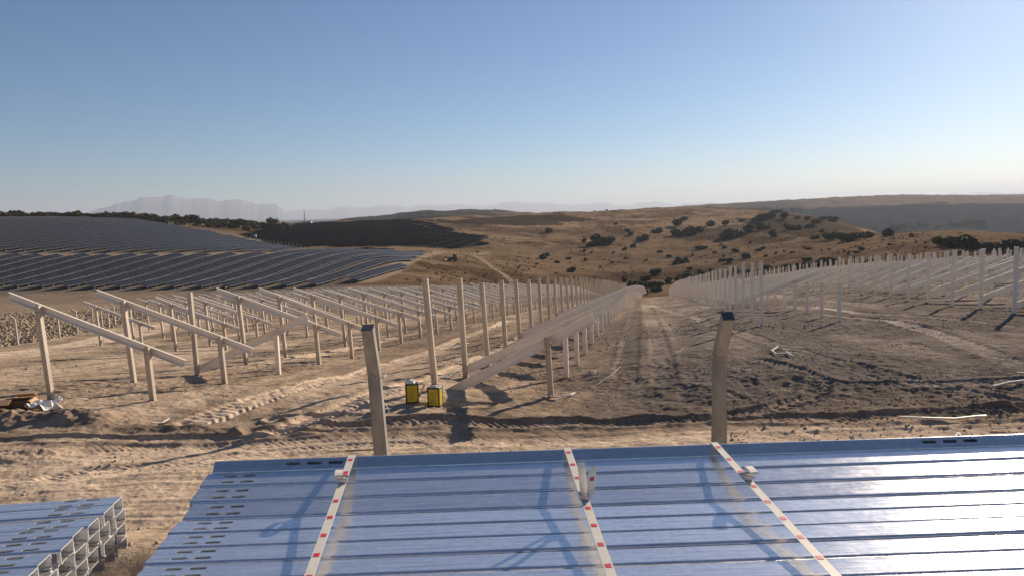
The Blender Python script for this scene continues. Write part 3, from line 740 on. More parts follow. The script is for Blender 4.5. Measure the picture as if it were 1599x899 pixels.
BL = [(859, 364, 12), (867, 333, 4), (873, 331, 5), (928, 330, 4), (948, 331, 3), (1055, 355, 18), (1067, 346, 9), (1027, 365, 14), (1110, 353, 14), (1131, 352, 13), (1158, 347, 8), (980, 366, 10), (985, 370, 9),
      (1005, 377, 16), (912, 380, 10), (933, 386, 24), (948, 384, 20), (922, 386, 14), (987, 388, 9), (975, 393, 7), (1022, 430, 18), (1066, 414, 18), (1056, 416, 10), (893, 426, 11), (848, 401, 12), (854, 397, 8), (923, 397, 6), (912, 395, 6),
      (1092, 392, 11), (1100, 391, 8), (1131, 389, 9), (1149, 395, 11), (1165, 408, 13), (1128, 413, 9), (1140, 414, 11), (1185, 394, 8), (1191, 390, 7), (1082, 400, 6), (1030, 396, 7), (977, 406, 6), (1127, 381, 6), (1171, 379, 7),
      (1065, 370, 20), (1080, 369, 20), (1095, 366, 18), (1135, 372, 22), (1150, 371, 24), (1166, 366, 20), (1190, 362, 18), (1180, 348, 14), (1192, 346, 18), (1204, 344, 14), (962, 351, 6), (990, 352, 4), (810, 421, 5), (838, 414, 5), (888, 404, 6),
      (1225, 345, 14), (1208, 334, 10), (1218, 333, 9), (1240, 331, 12), (1250, 330, 14), (1228, 352, 10), (1246, 342, 9), (1232, 361, 14), (1243, 360, 14), (1260, 345, 10), (1272, 350, 14), (1285, 343, 12), (1300, 346, 14), (1262, 356, 12), (1282, 364, 9), (1208, 370, 16),
      (1272, 374, 10), (1296, 376, 16), (1308, 376, 20), (1325, 379, 22), (1342, 376, 20), (1356, 371, 14), (1385, 368, 20), (1395, 364, 18), (1408, 360, 14), (1370, 358, 8), (1425, 357, 9), (1440, 355, 12), (1464, 357, 8), (1490, 352, 14), (1506, 352, 16), (1524, 353, 18), (1540, 356, 12), (1422, 370, 8), (1390, 386, 7),
      (1475, 386, 24), (1490, 388, 28), (1508, 392, 30), (1524, 390, 22), (1552, 393, 24), (1572, 392, 26), (1592, 392, 28), (1565, 412, 24), (1580, 408, 20), (1610, 398, 30), (1344, 393, 10), (1337, 396, 7), (1260, 409, 11), (1283, 413, 13), (1263, 391, 6), (1257, 391, 6), (1325, 399, 6),
      (1318, 395, 5), (1224, 396, 5), (1236, 397, 5), (1196, 404, 6), (1212, 399, 5), (1130, 402, 5), (1115, 396, 5), (1045, 402, 6), (1010, 409, 6), (956, 412, 5), (938, 420, 5), (915, 408, 6), (870, 410, 6), (826, 402, 5), (958, 397, 5), (1078, 424, 9), (1095, 427, 12), (1110, 424, 10), (1072, 432, 10), (1088, 436, 14), (1430, 382, 5)]
NBC = {}
for i, (x, y, w_) in enumerate(sorted(BL)):
    nb = 'tawny slope behind the aisle' if x < 1180 else ('scrubby knoll right of centre' if x < 1360 else 'tawny rise on the right')
    NBC[nb] = NBC.get(nb, 0)+1
    size = 'big' if w_ >= 18 else ('middling' if w_ >= 9 else 'small')
    bush(x, y, w_*1.05, '%s dark bush on the %s, %s from the left' % (size, nb, ordn(NBC[nb])), 'dark bushes scattered over the far slopes', BM)
xs = np.sort(np.concatenate([np.linspace(-10, 445, 62)+rng.uniform(-4, 4, 62)]))
for i, x in enumerate(xs):
    base = np.interp(x, [0, 130, 300, 450], [332, 334, 343, 352]) + (rng.uniform(0, 10) if x > 130 else rng.uniform(0, 1.5))
    p = None
    bush(x, base, rng.uniform(15, 22), 'olive bush on the ridge above the panels, %s from the left' % ordn(i+1), 'olive scrub along the left ridge', BO+BM[:2], ymin=420)
xs2 = np.sort(rng.uniform(170, 450, 46))
for i, x in enumerate(xs2):
    lo_ = np.interp(x, [170, 250, 320, 450], [338, 348, 356, 366]); bush(x, rng.uniform(lo_-9, lo_), rng.uniform(9, 17), 'olive bush right of the upper panels, %s from the left' % ordn(i+1), 'olive scrub beside the upper panels', BO, ymin=380)
for i, (x, y, w_) in enumerate(sorted([(988, 446, 16), (1000, 452, 20), (1014, 449, 18), (1030, 446, 16), (1044, 442, 16), (1060, 440, 18), (1078, 440, 16), (1150, 428, 16), (1172, 427, 14), (1200, 424, 18), (1226, 424, 14), (1250, 422, 18), (1276, 420, 16), (1300, 418, 18), (1330, 418, 16), (1360, 416, 18), (1400, 414, 18), (1440, 413, 16), (1480, 412, 18), (1520, 410, 18), (975, 440, 14), (1008, 438, 16), (1024, 455, 16), (1006, 460, 16)])):
    bush(x, y, w_, 'dark bush in the gully behind the posts, %s from the left' % ordn(i+1), 'dark bushes in the gully', BM, ymin=185)  # those at the aisle end are partly added to stand for the hollow's shadow
# tiny dry tufts over the hillsides: nobody could count them
def tufts():
    V = []; Fc = []
    n = 0
    while n < 1500:
        px = rng.uniform(620, 1620); py = rng.uniform(326, 440); p = ground_hit(px, py, 175, 1200)
        if p is None: continue
        ppx, ppy = px, py
        if in_poly(DARK, [ppx], [ppy])[0] or in_poly(PLOUGH, [ppx], [ppy])[0]: continue
        if rng.random() > .35+.9*abs(float(fbm(np.array([p[0]*.02]), np.array([p[1]*.02]), 70, 3)[0]))*2: continue
        z = gz1(p[0], p[1]); s = rng.uniform(.18, .55)*(1+p[1]/900)
        for k in range(7):
            a = rng.uniform(0, 6.28); cx = p[0]+rng.normal()*s*.4; cy = p[1]+rng.normal()*s*.4; h = s*rng.uniform(.5, 1.1); ww = s*.28
            b = len(V); V += [(cx-ww*math.cos(a), cy-ww*math.sin(a), z-.05), (cx+ww*math.cos(a), cy+ww*math.sin(a), z-.05), (cx+ww*.8*math.cos(a), cy+ww*.8*math.sin(a), z+h), (cx-ww*.6*math.cos(a), cy-ww*.6*math.sin(a), z+h*.8)]
            Fc.append((b, b+1, b+2, b+3))
        n += 1
    me = bpy.data.meshes.new('dry_scrub'); me.from_pydata(V, [], Fc); me.materials.append(leafmat('dry_scrub_leaf', (.04, .035, .02), (.14, .10, .055)))
    tag(link('dry_scrub', me), 'low dry scrub and tufts sprinkled over the tawny slopes', 'scrub', kind='stuff')
tufts()

# ------------------------------------------------------------------ stones
def rock_verts(r, s):
    P = [(-1, 0, 0), (1, 0, 0), (0, -1, 0), (0, 1, 0), (0, 0, 1), (0, 0, -.6), (.6, .6, .5), (-.6, -.6, .4)]
    q = [np.array(p)*s*r.uniform(.6, 1.2) for p in P[:6]]
    return q, [(0, 2, 4), (2, 1, 4), (1, 3, 4), (3, 0, 4), (2, 0, 5), (1, 2, 5), (3, 1, 5), (0, 3, 5)]
def scatter(name, label, cat, pts, sizes, m):
    V = []; Fc = []
    zs = gz(np.array([p[0] for p in pts]), np.array([p[1] for p in pts]))
    for (x, y), z, s in zip(pts, zs, sizes):
        q, fs = rock_verts(rng, s); a = rng.uniform(0, 6.28); ca, sa = math.cos(a), math.sin(a); b = len(V)
        for p in q: V.append((x+p[0]*ca-p[1]*sa, y+p[0]*sa+p[1]*ca, z+p[2]*.8+s*.15))
        Fc += [tuple(b+i for i in f) for f in fs]
    me = bpy.data.meshes.new(name); me.from_pydata(V, [], Fc); me.materials.append(m)
    return tag(link(name, me), label, cat, kind='stuff')
pts = []; sz = []
while len(pts) < 9000:
    y = math.exp(rng.uniform(math.log(9.5), math.log(70))); x = rng.uniform(-.8, .8)*y
    d = float(fbm(np.array([x*.4]), np.array([y*.4]), 91, 3)[0])
    if rng.random() < .25+d*3.5: pts.append((x, y)); sz.append(min(.09, .010+abs(rng.normal())*.014)*(1 if y < 25 else 1.5))
for _ in range(900):
    y = rng.uniform(2.6, 8.5); x = rng.uniform(-.95, -.3)*y; pts.append((x, y)); sz.append(.004+abs(rng.normal())*.008)
scatter('gravel', 'loose pale gravel and clods strewn over the churned dirt', 'gravel', pts, sz, m_stone)
pts = []; sz = []
bank = [(-60, 542), (-60, 492), (60, 487), (150, 484), (230, 482), (245, 492), (190, 508), (90, 528), (0, 542)]
while len(pts) < 4600:
    px = rng.uniform(-60, 250); py = rng.uniform(480, 544)
    if not in_poly(bank, [px], [py])[0]: continue
    p = ground_hit(px, py, 30, 170)
    if p is None: continue
    pts.append((p[0], p[1])); sz.append(.05+.22*rng.random()**2)
scatter('rubble', 'bank of broken pale rubble behind the bent fence posts', 'rubble', pts, sz, noisy('rubble_stone', (.20, .14, .085), (.44, .35, .24), .6, .95, 0, .3, 8))

# ------------------------------------------------------------------ concrete fence posts
def bent_post(h, arm, wb, wt, dirv, tiltx=0):
    """square concrete post with a bent arm along dirv; returns body mesh, cap mesh"""
    pts = [(Vector((0, 0, -.4)), wb), (Vector((0, 0, h*.5)), (wb+wt)/2), (Vector((tiltx, 0, h)), wt)]
    d = Vector(dirv).normalized(); tip = Vector((tiltx, 0, h))+d*arm; pts.append((tip, wt*.92))
    bm = bmesh.new(); prev = None; rings = []
    for i, (p, w_) in enumerate(pts):
        if i < 2: ax = Vector((0, 0, 1))
        elif i == 2: ax = (Vector((0, 0, 1))+d).normalized()
        else: ax = d
        x = Vector((1, 0, 0)); x = (x-ax*x.dot(ax)).normalized(); y = ax.cross(x); k = w_/2; c = k*.78
        ring = [bm.verts.new(p+x*a+y*b) for a, b in ((-k, -c), (-c, -k), (c, -k), (k, -c), (k, c), (c, k), (-c, k), (-k, c))]
        if prev:
            for j in range(8): bm.faces.new((prev[j], prev[(j+1) % 8], ring[(j+1) % 8], ring[j]))
        prev = ring
        last = (p, x, y, ax, k)
    bm.faces.new(prev)
    bmesh.ops.recalc_face_normals(bm, faces=bm.faces)
    me = bpy.data.meshes.new('post_body'); bm.to_mesh(me); bm.free(); me.materials.append(m_conc)
    p, x, y, ax, k = last; mb = MB(); rot = Matrix((x, y, ax)).transposed()
    mb.box(p+ax*.004, (k*2.04, k*2.04, .012), rot); return me, mb.mesh('post_end', m_cap)
def near_post(px, ytop, Y, lab, bendpx, dirv, tx=0):
    top = at_y(px, ytop, Y); xb, yb = top[0], Y; z = gz1(xb, yb); bz = at_y(px, bendpx, Y)[2]
    e = empty('fence_post', (xb, yb, z)); h = bz-z+.03
    b, c = bent_post(h, .56, .158, .13, dirv, tx); link('post_body', b, e); link('post_end', c, e)
    mb = MB()      # tie wire with loose tail
    q = .074; mb.tube([(-q, -q, h-.01), (q, -q, h-.03), (q, q, h-.02), (-q, q, h), (-q, -q, h-.01), (-q-.04, -q-.02, h+.03)], .0035, 5)
    mb.tube([(q, -q, h-.3), (q+.03, -q-.01, h-.36), (q+.06, -q-.03, h-.44)], .003, 5)
    mb.build('tie_wire', m_wire, e)
    tag(e, lab, 'fence post', 'near concrete fence posts')
near_post(593, 640, 7.8, 'tall square concrete post behind the left strap of the stack', 587, (-.02, -.34, .94), -.04)
near_post(1123, 640, 7.9, 'square concrete post with bent top behind the right strap of the stack', 558, (-.0, -.55, .83), .0)

# distant fence of bent concrete posts on the left
small_body, small_end = bent_post(1.75, .42, .13, .11, (-.8, 0, .6))
FP = [(-30, 545), (28, 538), (62, 531), (93, 527), (121, 520), (145, 514), (160, 512), (170, 511), (180, 508), (190, 504), (200, 501), (210, 498), (221, 496), (232, 494), (243, 492), (254, 490), (266, 488.5), (278, 487), (290, 485), (302, 484), (314, 483), (326, 482), (338, 481), (350, 480), (362, 479), (375, 478), (388, 477)]
for i, (px, py) in enumerate(FP):
    p = ground_hit(px, py, 25, 200); z = gz1(p[0], p[1])
    o = link('concrete_post', small_body, None, (p[0], p[1], z), rng.uniform(-.2, .2)+(0 if i < 9 else .4)); o.rotation_euler[1] = rng.uniform(-.04, .04)
    o.data = small_body
    tag(o, 'small bent concrete fence post below the rubble bank, %s from the left' % ordn(i+1), 'fence post', 'bent concrete posts of the left fence')
    if i in (2,):
        mb = MB()
        for s in (-1, 1): mb.tube([(0, 0, 1.5), (s*.9, .1, -.1)], .05, 5)
        mb.build('brace', m_concf, o)
small_body.materials.clear(); small_body.materials.append(m_concf)
# thin fences around the far panel fields
def far_fence(pts, n, name, lab, Ymin, h=2.2):
    P = [ground_hit(a, b, Ymin, 1500) for a, b in pts]; P = [p for p in P if p is not None]
    L = [0]
    for a, b in zip(P[:-1], P[1:]): L.append(L[-1]+np.linalg.norm(b[:2]-a[:2]))
    e = None; wires = MB(); tops = []
    for k in range(n):
        s = L[-1]*k/(n-1); x = float(np.interp(s, L, [p[0] for p in P])); y = float(np.interp(s, L, [p[1] for p in P])); z = gz1(x, y)
        if e is None: e = empty('wire_fence', (x, y, z)); x0, y0, z0 = x, y, z; pm = MB(); pm.box((0, 0, h/2-.2), (.16, .16, h+.4)); pm.box((-.12, 0, h+.1), (.14, .14, .4), Matrix.Rotation(-.6, 3, 'Y')); pme = pm.mesh('post', m_conc)
        link('post', pme, e, (x-x0, y-y0, z-z0)); tops.append(Vector((x-x0, y-y0, z-z0)))
    for hh in (.5, 1.2, 1.9): wires.tube([t+Vector((0, 0, hh)) for t in tops], .012, 4)
    wires.build('wires', m_wire, e); tag(e, lab, 'fence')
far_fence([(130, 333.5), (190, 339), (250, 349), (320, 361), (400, 378), (470, 389)], 44, 'f', 'wire fence of small posts along the right edge of the upper panel field', 230)
far_fence([(470, 392), (560, 392), (640, 391), (700, 392)], 22, 'f', 'thin wire fence between the lower panels and the dark middle hill', 290)

# ------------------------------------------------------------------ cabins, mast, machine, far bits
def cabin(px, py, Y0, w_, d_, h_, lab):
    p = ground_hit(px, py, Y0, Y0*3); e = empty('cabin', (p[0], p[1], gz1(p[0], p[1])), rng.uniform(-.3, .3))
    mb = MB(); mb.box((0, 0, h_/2-.2), (w_, d_, h_+.4)); mb.build('walls', m_wallw, e)
    mb = MB(); mb.box((0, 0, h_+.08), (w_+.4, d_+.4, .16)); mb.build('roof', m_roof, e)
    mb = MB(); mb.box((-w_*.2, -d_/2-.02, 1), (.9, .05, 2)); mb.build('door', m_glass, e)
    mb = MB(); mb.box((w_*.25, -d_/2-.02, 1.5), (w_*.25, .05, .8)); mb.build('window', m_glass, e)
    tag(e, lab, 'cabin')
cabin(42, 341, 330, 2.6, 2.2, 2.4, 'small white transformer cabin among the panels at far left')
cabin(397, 372, 400, 2.4, 2.2, 2.2, 'small white cabin at the right edge of the upper panels')
cabin(480, 351, 500, 9, 4, 3, 'low pale building under the lattice mast on the ridge')
p = ground_hit(476, 350, 500, 1500); mb = MB(); H = 13
for sx, sy in ((-1, -1), (1, -1), (1, 1), (-1, 1)): mb.tube([(sx*.5, sy*.5, -.5), (sx*.12, sy*.12, H)], .07, 4)
for k in range(12):
    z = k*H/12; r_ = .5-.38*z/H; r2 = .5-.38*(z+H/12)/H
    for a, b in (((-1, -1), (1, -1)), ((1, -1), (1, 1)), ((1, 1), (-1, 1)), ((-1, 1), (-1, -1))):
        mb.tube([(a[0]*r_, a[1]*r_, z), (b[0]*r2, b[1]*r2, z+H/12)], .04, 4)
o = mb.build('lattice_mast', m_dark_metal, None, (p[0], p[1], gz1(p[0], p[1]))); tag(o, 'slim lattice mast standing beside the low building on the ridge', 'mast')

def tractor(px, py, Y0):
    p = ground_hit(px, py, Y0, 600); e = empty('tractor', (p[0], p[1], gz1(p[0], p[1])), 2.9)
    e.scale = (1.25,)*3
    mb = MB(); mb.box((.9, 0, 1.1), (1.9, .8, .8)); mb.box((-.3, 0, .9), (1.2, .8, .5)); mb.build('body', m_dark_metal, e)
    mb = MB(); mb.box((-.6, 0, 1.9), (1.3, 1.3, 1.3), taper=.9); mb.build('cab', m_glass, e)
    mb = MB(); mb.box((-.6, 0, 2.6), (1.4, 1.4, .12)); mb.build('roof', m_dark_metal, e)
    for x, y, r_ in ((-.8, .8, .8), (-.8, -.8, .8), (1.4, .7, .5), (1.4, -.7, .5)):
        mb = MB(); n = 20
        P = [(x+r_*math.cos(t), y, r_+r_*math.sin(t)) for t in [2*math.pi*k/n for k in range(n)]]
        mb.tube([(x, y-.2, r_), (x, y+.2, r_)], r_, 20); wh = mb.build('wheel', m_tyre, e)
        mb = MB(); mb.tube([(x, y-.22, r_), (x, y+.22, r_)], r_*.5, 14); mb.build('rim', m_rim, wh)
    mb = MB(); mb.tube([(2.0, 0, .8), (2.8, 0, 1.6), (3.3, 0, .9)], .12, 5); mb.box((3.4, 0, .7), (.6, 1.8, .6), Matrix.Rotation(.5, 3, 'Y')); mb.build('loader_bucket', noisy('rusty', (.2, .1, .05), (.3, .16, .08), 3), e)
    tag(e, 'small dark tractor with a loader parked by the tip of the lower panels', 'tractor')
tractor(708, 409, 250)
def sheet(px, py, w_, l_, rz, lab, name='plastic_sheet', m=m_white, Y0=9, cat='sheet'):
    p = ground_hit(px, py, Y0); z = gz1(p[0], p[1]); n = 8; vs = []; fs = []
    for j in range(n+1):
        for i in range(n+1):
            a = i/n-.5; b = j/n-.5; vs.append((a*w_*(1+.15*math.sin(j*1.7)), b*l_, .03+(.22 if w_ > 1 else .5)*w_*abs(float(vn(np.array([i*.7+px]), np.array([j*.7]), 3)[0])-.2)))
    for j in range(n):
        for i in range(n): fs.append((j*(n+1)+i, j*(n+1)+i+1, (j+1)*(n+1)+i+1, (j+1)*(n+1)+i))
    mb = MB(); mb.add(vs, fs); o = mb.build(name, m, None, (p[0], p[1], z), rz)
    md = o.modifiers.new('thickness', 'SOLIDIFY'); md.thickness = .01*max(1, w_)
    return tag(o, lab, cat)
sheet(676, 413, 2.6, 2.2, .3, 'bright white sheet lying on bare ground below the tractor', Y0=180)
sheet(70, 638, .62, .6, .5, 'crumpled white paper sack at the foot of the leftmost frame post', 'paper_sack', m_paper, cat='sack')
m_dusty = noisy('dusty_plastic', (.34, .30, .25), (.66, .62, .55), 7, .8)
def slim(name, pts, r, lab, cat, m=m_dusty, grp=None, lift=.02):
    Q = []
    for a, b in pts:
        p = ground_hit(a, b, 9); Q.append(Vector((p[0], p[1], gz1(p[0], p[1])+r+lift)))
    out = []
    for a, b in zip(Q[:-1], Q[1:]):
        for k in range(4): out.append(a.lerp(b, k/4))
    out.append(Q[-1]); o0 = out[0].copy(); mb = MB(); mb.tube([q-o0 for q in out], r, 6, flat=.6)
    return tag(mb.build(name, m, None, o0), lab, cat, grp)
slim('plastic_pipe', [(1256, 545), (1215, 545), (1205, 549), (1212, 554), (1236, 552)], .035, 'bent white pipe offcut lying on dark soil right of the bent post', 'pipe')
slim('plastic_pipe', [(1228, 551), (1236, 555), (1242, 556)], .03, 'short white pipe end lying just below the bent white offcut', 'pipe')
slim('packing_strap', [(1404, 650), (1440, 655), (1490, 656), (1525, 653), (1540, 648)], .03, 'long curved cream strap lying on the dirt at lower right', 'strap', m_strap)
slim('plastic_pipe', [(1551, 606), (1575, 602), (1599, 599), (1630, 596)], .04, 'white tube entering from the right edge over the dark soil', 'pipe')
slim('plastic_pipe', [(1588, 588), (1620, 586)], .035, 'short white tube just above the longer one at the right edge', 'pipe')
slim('plastic_strip', [(852, 620), (862, 625), (872, 626)], .03, 'white plastic strip left of the first short post foot', 'strip')
slim('plastic_strip', [(878, 624), (890, 621), (897, 617)], .035, 'white plastic strip right of the first short post foot', 'strip')
slim('cord', [(930, 602), (955, 590), (968, 577), (970, 575)], .007, 'thin pale cord curling over the gravel beside the aisle', 'cord')
slim('cord', [(880, 572), (950, 574), (1010, 568), (1060, 552), (1068, 546)], .007, 'long pale cord lying across the aisle', 'cord')
slim('plastic_strip', [(706, 544), (722, 541), (732, 538)], .03, 'pale strip lying on the track behind the first tall posts', 'strip')
slim('plastic_strip', [(238, 668), (254, 664), (264, 657)], .028, 'curved pale strip on the dirt behind the left stack', 'strip')
slim('plastic_strip', [(1490, 684), (1497, 674), (1500, 680)], .02, 'short pale folded strip at the road edge on the right', 'strip')
slim('plastic_strip', [(1548, 668), (1572, 667)], .016, 'thin pale strip on the road edge near the right border', 'strip')
slim('timber_batten', [(540, 706), (560, 707), (580, 704), (600, 703)], .025, 'thin wooden batten on the dirt behind the left strap', 'batten', m_wood)
for i, (a, b, c, d, nm) in enumerate([(790, 470, 812, 463, 'behind the tall posts'), (345, 450, 378, 437, 'topmost on the dirt strip at the panel edge'), (352, 452, 384, 442, 'lowest on the dirt strip at the panel edge')]):
    if i: slim('steel_bar', [(a, b), (c, d)], .12, 'pale steel bar %s' % nm, 'bar', m_beam, lift=.4)

# cardboard box and tins
def open_box(px, py, lab):
    p = ground_hit(px, py, 9); e = empty('cardboard_box', (p[0], p[1], gz1(p[0], p[1])), .25)
    mb = MB(); a, b, h, t = .55, .4, .26, .012
    for c, s in (((0, -b/2, h/2), (a, t, h)), ((0, b/2, h/2), (a, t, h)), ((-a/2, 0, h/2), (t, b-t*2, h)), ((a/2, 0, h/2), (t, b-t*2, h)), ((0, 0, .01), (a-.03, b-.03, t))): mb.box(c, s)
    mb.build('walls', noisy('dark_cardboard', (.10, .06, .035), (.16, .09, .05), 8, .9), e)  # walls coloured darker than the flaps
    for c, s, r_ in (((-.2, -.25, h+.01), (.32, .22, t), .35), ((.38, .02, .16), (.24, .4, t), .9), ((.1, .29, h+.03), (.4, .2, t), -.5)):
        mb = MB(); mb.box(c, s, Matrix.Rotation(r_, 3, 'X' if s[0] > s[1] else 'Y')); mb.build('flap', m_card, e)
    tag(e, lab, 'box')
open_box(27, 639, 'open brown cardboard box on the dirt at the far left edge')
def tin(px, py, rz, lab, opened):
    p = ground_hit(px, py, 9); e = empty('yellow_tin', (p[0], p[1], gz1(p[0], p[1])+.015), rz)
    W, D, Hh = .27, .22, .41; mb = MB(); mb.box((0, 0, Hh/2), (W, D, Hh)); mb.build('body', m_yel, e)
    mb = MB(); q = .026
    for sx in (-1, 1):
        for sy in (-1, 1): mb.box((sx*(W/2-q/2+.003), sy*(D/2-q/2+.003), Hh/2), (q, q, Hh-.03))
    for z in (.012, Hh-.008): mb.box((0, 0, z), (W+.012, D+.012, .028))
    mb.build('black_edging', m_blk, e)
    mb = MB()
    for k in range(5): mb.box((-.02+.012*(k % 2), -D/2-.0015, .10+.05*k), (.12-.02*(k % 3), .003, .012))
    mb.build('printed_lines', noisy('brown_print', (.22, .15, .02), (.3, .2, .03), 9, .5), e)
    if opened:
        mb = MB(); mb.box((.22, 0, .25), (.012, .2, .30), Matrix.Rotation(.45, 3, 'Y')); mb.build('torn_side', m_yel, e)
        b = bpy.data.meshes.new('plastic_bag'); bm = bmesh.new(); bmesh.ops.create_icosphere(bm, subdivisions=3, radius=.11)
        for v in bm.verts:
            v.co *= 1+.5*(float(vn(np.array([v.co.x*25+9]), np.array([v.co.y*25+v.co.z*30]), 4)[0])-.5); v.co.z *= .65
        bm.to_mesh(b); bm.free(); b.materials.append(m_white)
        o = link('plastic_bag', b); o.location = (p[0]-.03, p[1], gz1(p[0], p[1])+Hh+.045); tag(o, 'crumpled white plastic bag stuffed in the top of the left tin', 'bag')
    else:
        mb = MB(); mb.box((0, 0, Hh+.010), (W-.03, D-.03, .012)); mb.tube([(0, 0, Hh+.01), (0, 0, Hh+.035)], .045, 12); mb.build('lid', m_tin, e)
        mb = MB(); mb.tube([(-.09, 0, Hh+.01), (-.06, 0, Hh+.05), (.06, 0, Hh+.05), (.09, 0, Hh+.01)], .006, 5); mb.build('handle', m_blk, e)
    tag(e, lab, 'tin', 'yellow tins at the first tall post')
tin(644, 631, .2, 'open yellow tin with torn side, left of the pair', True)
tin(680, 633, -.25, 'closed yellow tin with black edges under the first tall post', False)

# ------------------------------------------------------------------ foreground stacks of channels
CW, CH, CT, LIP = .1095, .050, .0035, .014
def channel_mesh(Lc, slots, wd=CW):
    """lying channel: x 0..Lc, y centred, web on top at z=0, real slots cut through the web"""
    r_ = .010; seg = 4
    outer = [(LIP-wd/2, -CH), (-wd/2+.004, -CH), (-wd/2, -CH+.004)]
    arc = [(-wd/2+r_-r_*math.cos(a), -r_+r_*math.sin(a)) for a in [math.pi/2*k/seg for k in range(seg+1)]]
    left = outer+arc
    def inset(p, q): pass
    inner = [(LIP-wd/2, -CH+CT), (-wd/2+CT+.001, -CH+CT), (-wd/2+CT, -CH+CT+.001)]+[(-wd/2+r_-(r_-CT)*math.cos(a), -r_+(r_-CT)*math.sin(a)) for a in [math.pi/2*k/seg for k in range(seg+1)]]
    mb = MB(); n = len(left)
    for sgn in (-1, 1):
        vs = []
        for X in (0, Lc):
            vs += [(X, -sgn*a, b) for a, b in left]+[(X, -sgn*a, b) for a, b in inner]
        fs = []
        for k in range(n-1):
            fs.append((k, k+1, 2*n+k+1, 2*n+k)); fs.append((n+k, 3*n+k, 3*n+k+1, n+k+1))
        fs.append((0, 2*n, 3*n, n)); mb.add(vs, fs)
        mb.add(vs, [(k, n+k, n+k+1, k+1) for k in range(n-1)]+[(2*n+k, 2*n+k+1, 3*n+k+1, 3*n+k) for k in range(n-1)], 1)
    y0 = wd/2-r_
    V = [Vector((0, -y0)), Vector((Lc, -y0)), Vector((Lc, y0)), Vector((0, y0))]; Fl = [[0, 1, 2, 3]]; E = [(0, 1), (1, 2), (2, 3), (3, 0)]
    loops = []
    for (cx, cy, sl, sw) in slots:
        b = len(V); rr = sw/2; L2 = sl/2-rr; pts_ = []
        for k in range(5): a = -math.pi/2+math.pi*k/4; pts_.append((cx+L2+rr*math.cos(a), cy+rr*math.sin(a)))
        for k in range(5): a = math.pi/2+math.pi*k/4; pts_.append((cx-L2+rr*math.cos(a), cy+rr*math.sin(a)))
        V += [Vector(p) for p in pts_]; E += [(b+k, b+(k+1) % 10) for k in range(10)]; loops.append(pts_)
    vo, eo, fo, _, _, _ = geometry.delaunay_2d_cdt(V, E, [], 1, 1e-6)
    def inside(c):
        for (cx, cy, sl, sw) in slots:
            dx = max(abs(c[0]-cx)-(sl/2-sw/2), 0); dy = abs(c[1]-cy)
            if dx*dx+dy*dy < (sw/2*.97)**2: return True
        return False
    fs = [f for f in fo if not inside((sum(vo[i][0] for i in f)/len(f), sum(vo[i][1] for i in f)/len(f)))]
    mb.add([(v[0], v[1], 0) for v in vo], [tuple(f) for f in fs]); mb.add([(v[0], v[1], -CT) for v in vo], [tuple(reversed(f)) for f in fs])
    for lp in loops: mb.add([(x, y, 0) for x, y in lp]+[(x, y, -CT) for x, y in lp], [(k, (k+1) % 10, 10+(k+1) % 10, 10+k) for k in range(10)], 1)
    for X in (0, Lc): mb.add([(X, -y0, 0), (X, y0, 0), (X, y0, -CT), (X, -y0, -CT)], [(0, 1, 2, 3)], 1)
    me = bpy.data.meshes.new('channel'); me.from_pydata(mb.v, [], mb.f); me.materials.append(m_galv); me.materials.append(m_galv_edge)
    me.polygons.foreach_set('material_index', mb.m); me.update(); return me
SLOT = [(x, y, .056, .018) for x in (.10, .178) for y in (-.024, .024)]
# fit of the stack's direction from two points of one channel edge
A = at_h(650, 896, 1.1); B = at_h(1150, 877, 1.1); YAW = math.atan2(B[1]-A[1], B[0]-A[0])
PH = 1.1
print('yaw', math.degrees(YAW), 'corner', at_h(325, 723, 1.0), at_h(265, 838, 1.1), at_h(215, 899, 1.1), 'left', at_h(195, 772, 1.05), at_h(40, 899, 1.05))
LC = 6.0
mid_slots = [(2.95+x, y, .052, .014) for x in (0, .075) for y in (-.024, .024)]
CHM = channel_mesh(LC, SLOT+[(LC-a, b, c, d) for a, b, c, d in SLOT])
EDGE_SLOTS = [(a, .004, .064, .015) for a in (.33, .42, .51, 3.05, 3.14, 3.23)]
CHE = channel_mesh(LC, EDGE_SLOTS, .062)
ca, sa = math.cos(YAW), math.sin(YAW)
e = empty('channel_bundle', (0, 0, CAMZ-PH), YAW)          # local x along channels, local y away from the camera
def loc_of(P): x, y = P[0], P[1]; return x*ca+y*sa, -x*sa+y*ca
# left ends of successive channels, read from the photo (x, y at the far edge of each)
ENDS = [at_h(325, 723, 1.0), at_h(304, 765, 1.05), at_h(290, 799, 1.09), at_h(272, 824, 1.1), at_h(256, 844, 1.1), at_h(234, 869, 1.1), at_h(212, 899, 1.1)]
ex = [loc_of(q) for q in ENDS]
exs = sorted([(q[1], q[0]) for q in ex])
def xend(y): return float(np.interp(y, [q[0] for q in exs], [q[1] for q in exs]))
yl = loc_of(at_h(900, 789, PH))[1]       # where the flat part ends
PITCHC = .1185
cnt = 0; prev_tilt = R(9)
for layer in range(6):
    zz = -layer*(CH+.002)
    for j in range(11):
        yc = yl-PITCHC*(j+.5); o = link('channel', CHM, e)
        dx = rng.uniform(-.006, .006)+(rng.uniform(-.01, .01) if layer else 0)
        o.location = (xend(yc)+dx, yc, zz+rng.uniform(-.0012, .0012)); o.rotation_euler = (R(rng.uniform(-.5, .5)), R(rng.uniform(-.05, .05)), R(rng.uniform(-.1, .1))); cnt += 1
    for j in range(3):
        s = PITCHC*(j+.5); o = link('channel', CHM, e)
        y_ = yl+s*math.cos(prev_tilt)-zz*math.sin(prev_tilt)*-1*-1*0; z_ = s*math.sin(prev_tilt)
        o.location = (xend(min(y_, exs[-1][0]))+rng.uniform(-.006, .006), y_, zz+z_); o.rotation_euler = (prev_tilt+R(rng.uniform(-.6, .6)), 0, R(rng.uniform(-.08, .08))); cnt += 1
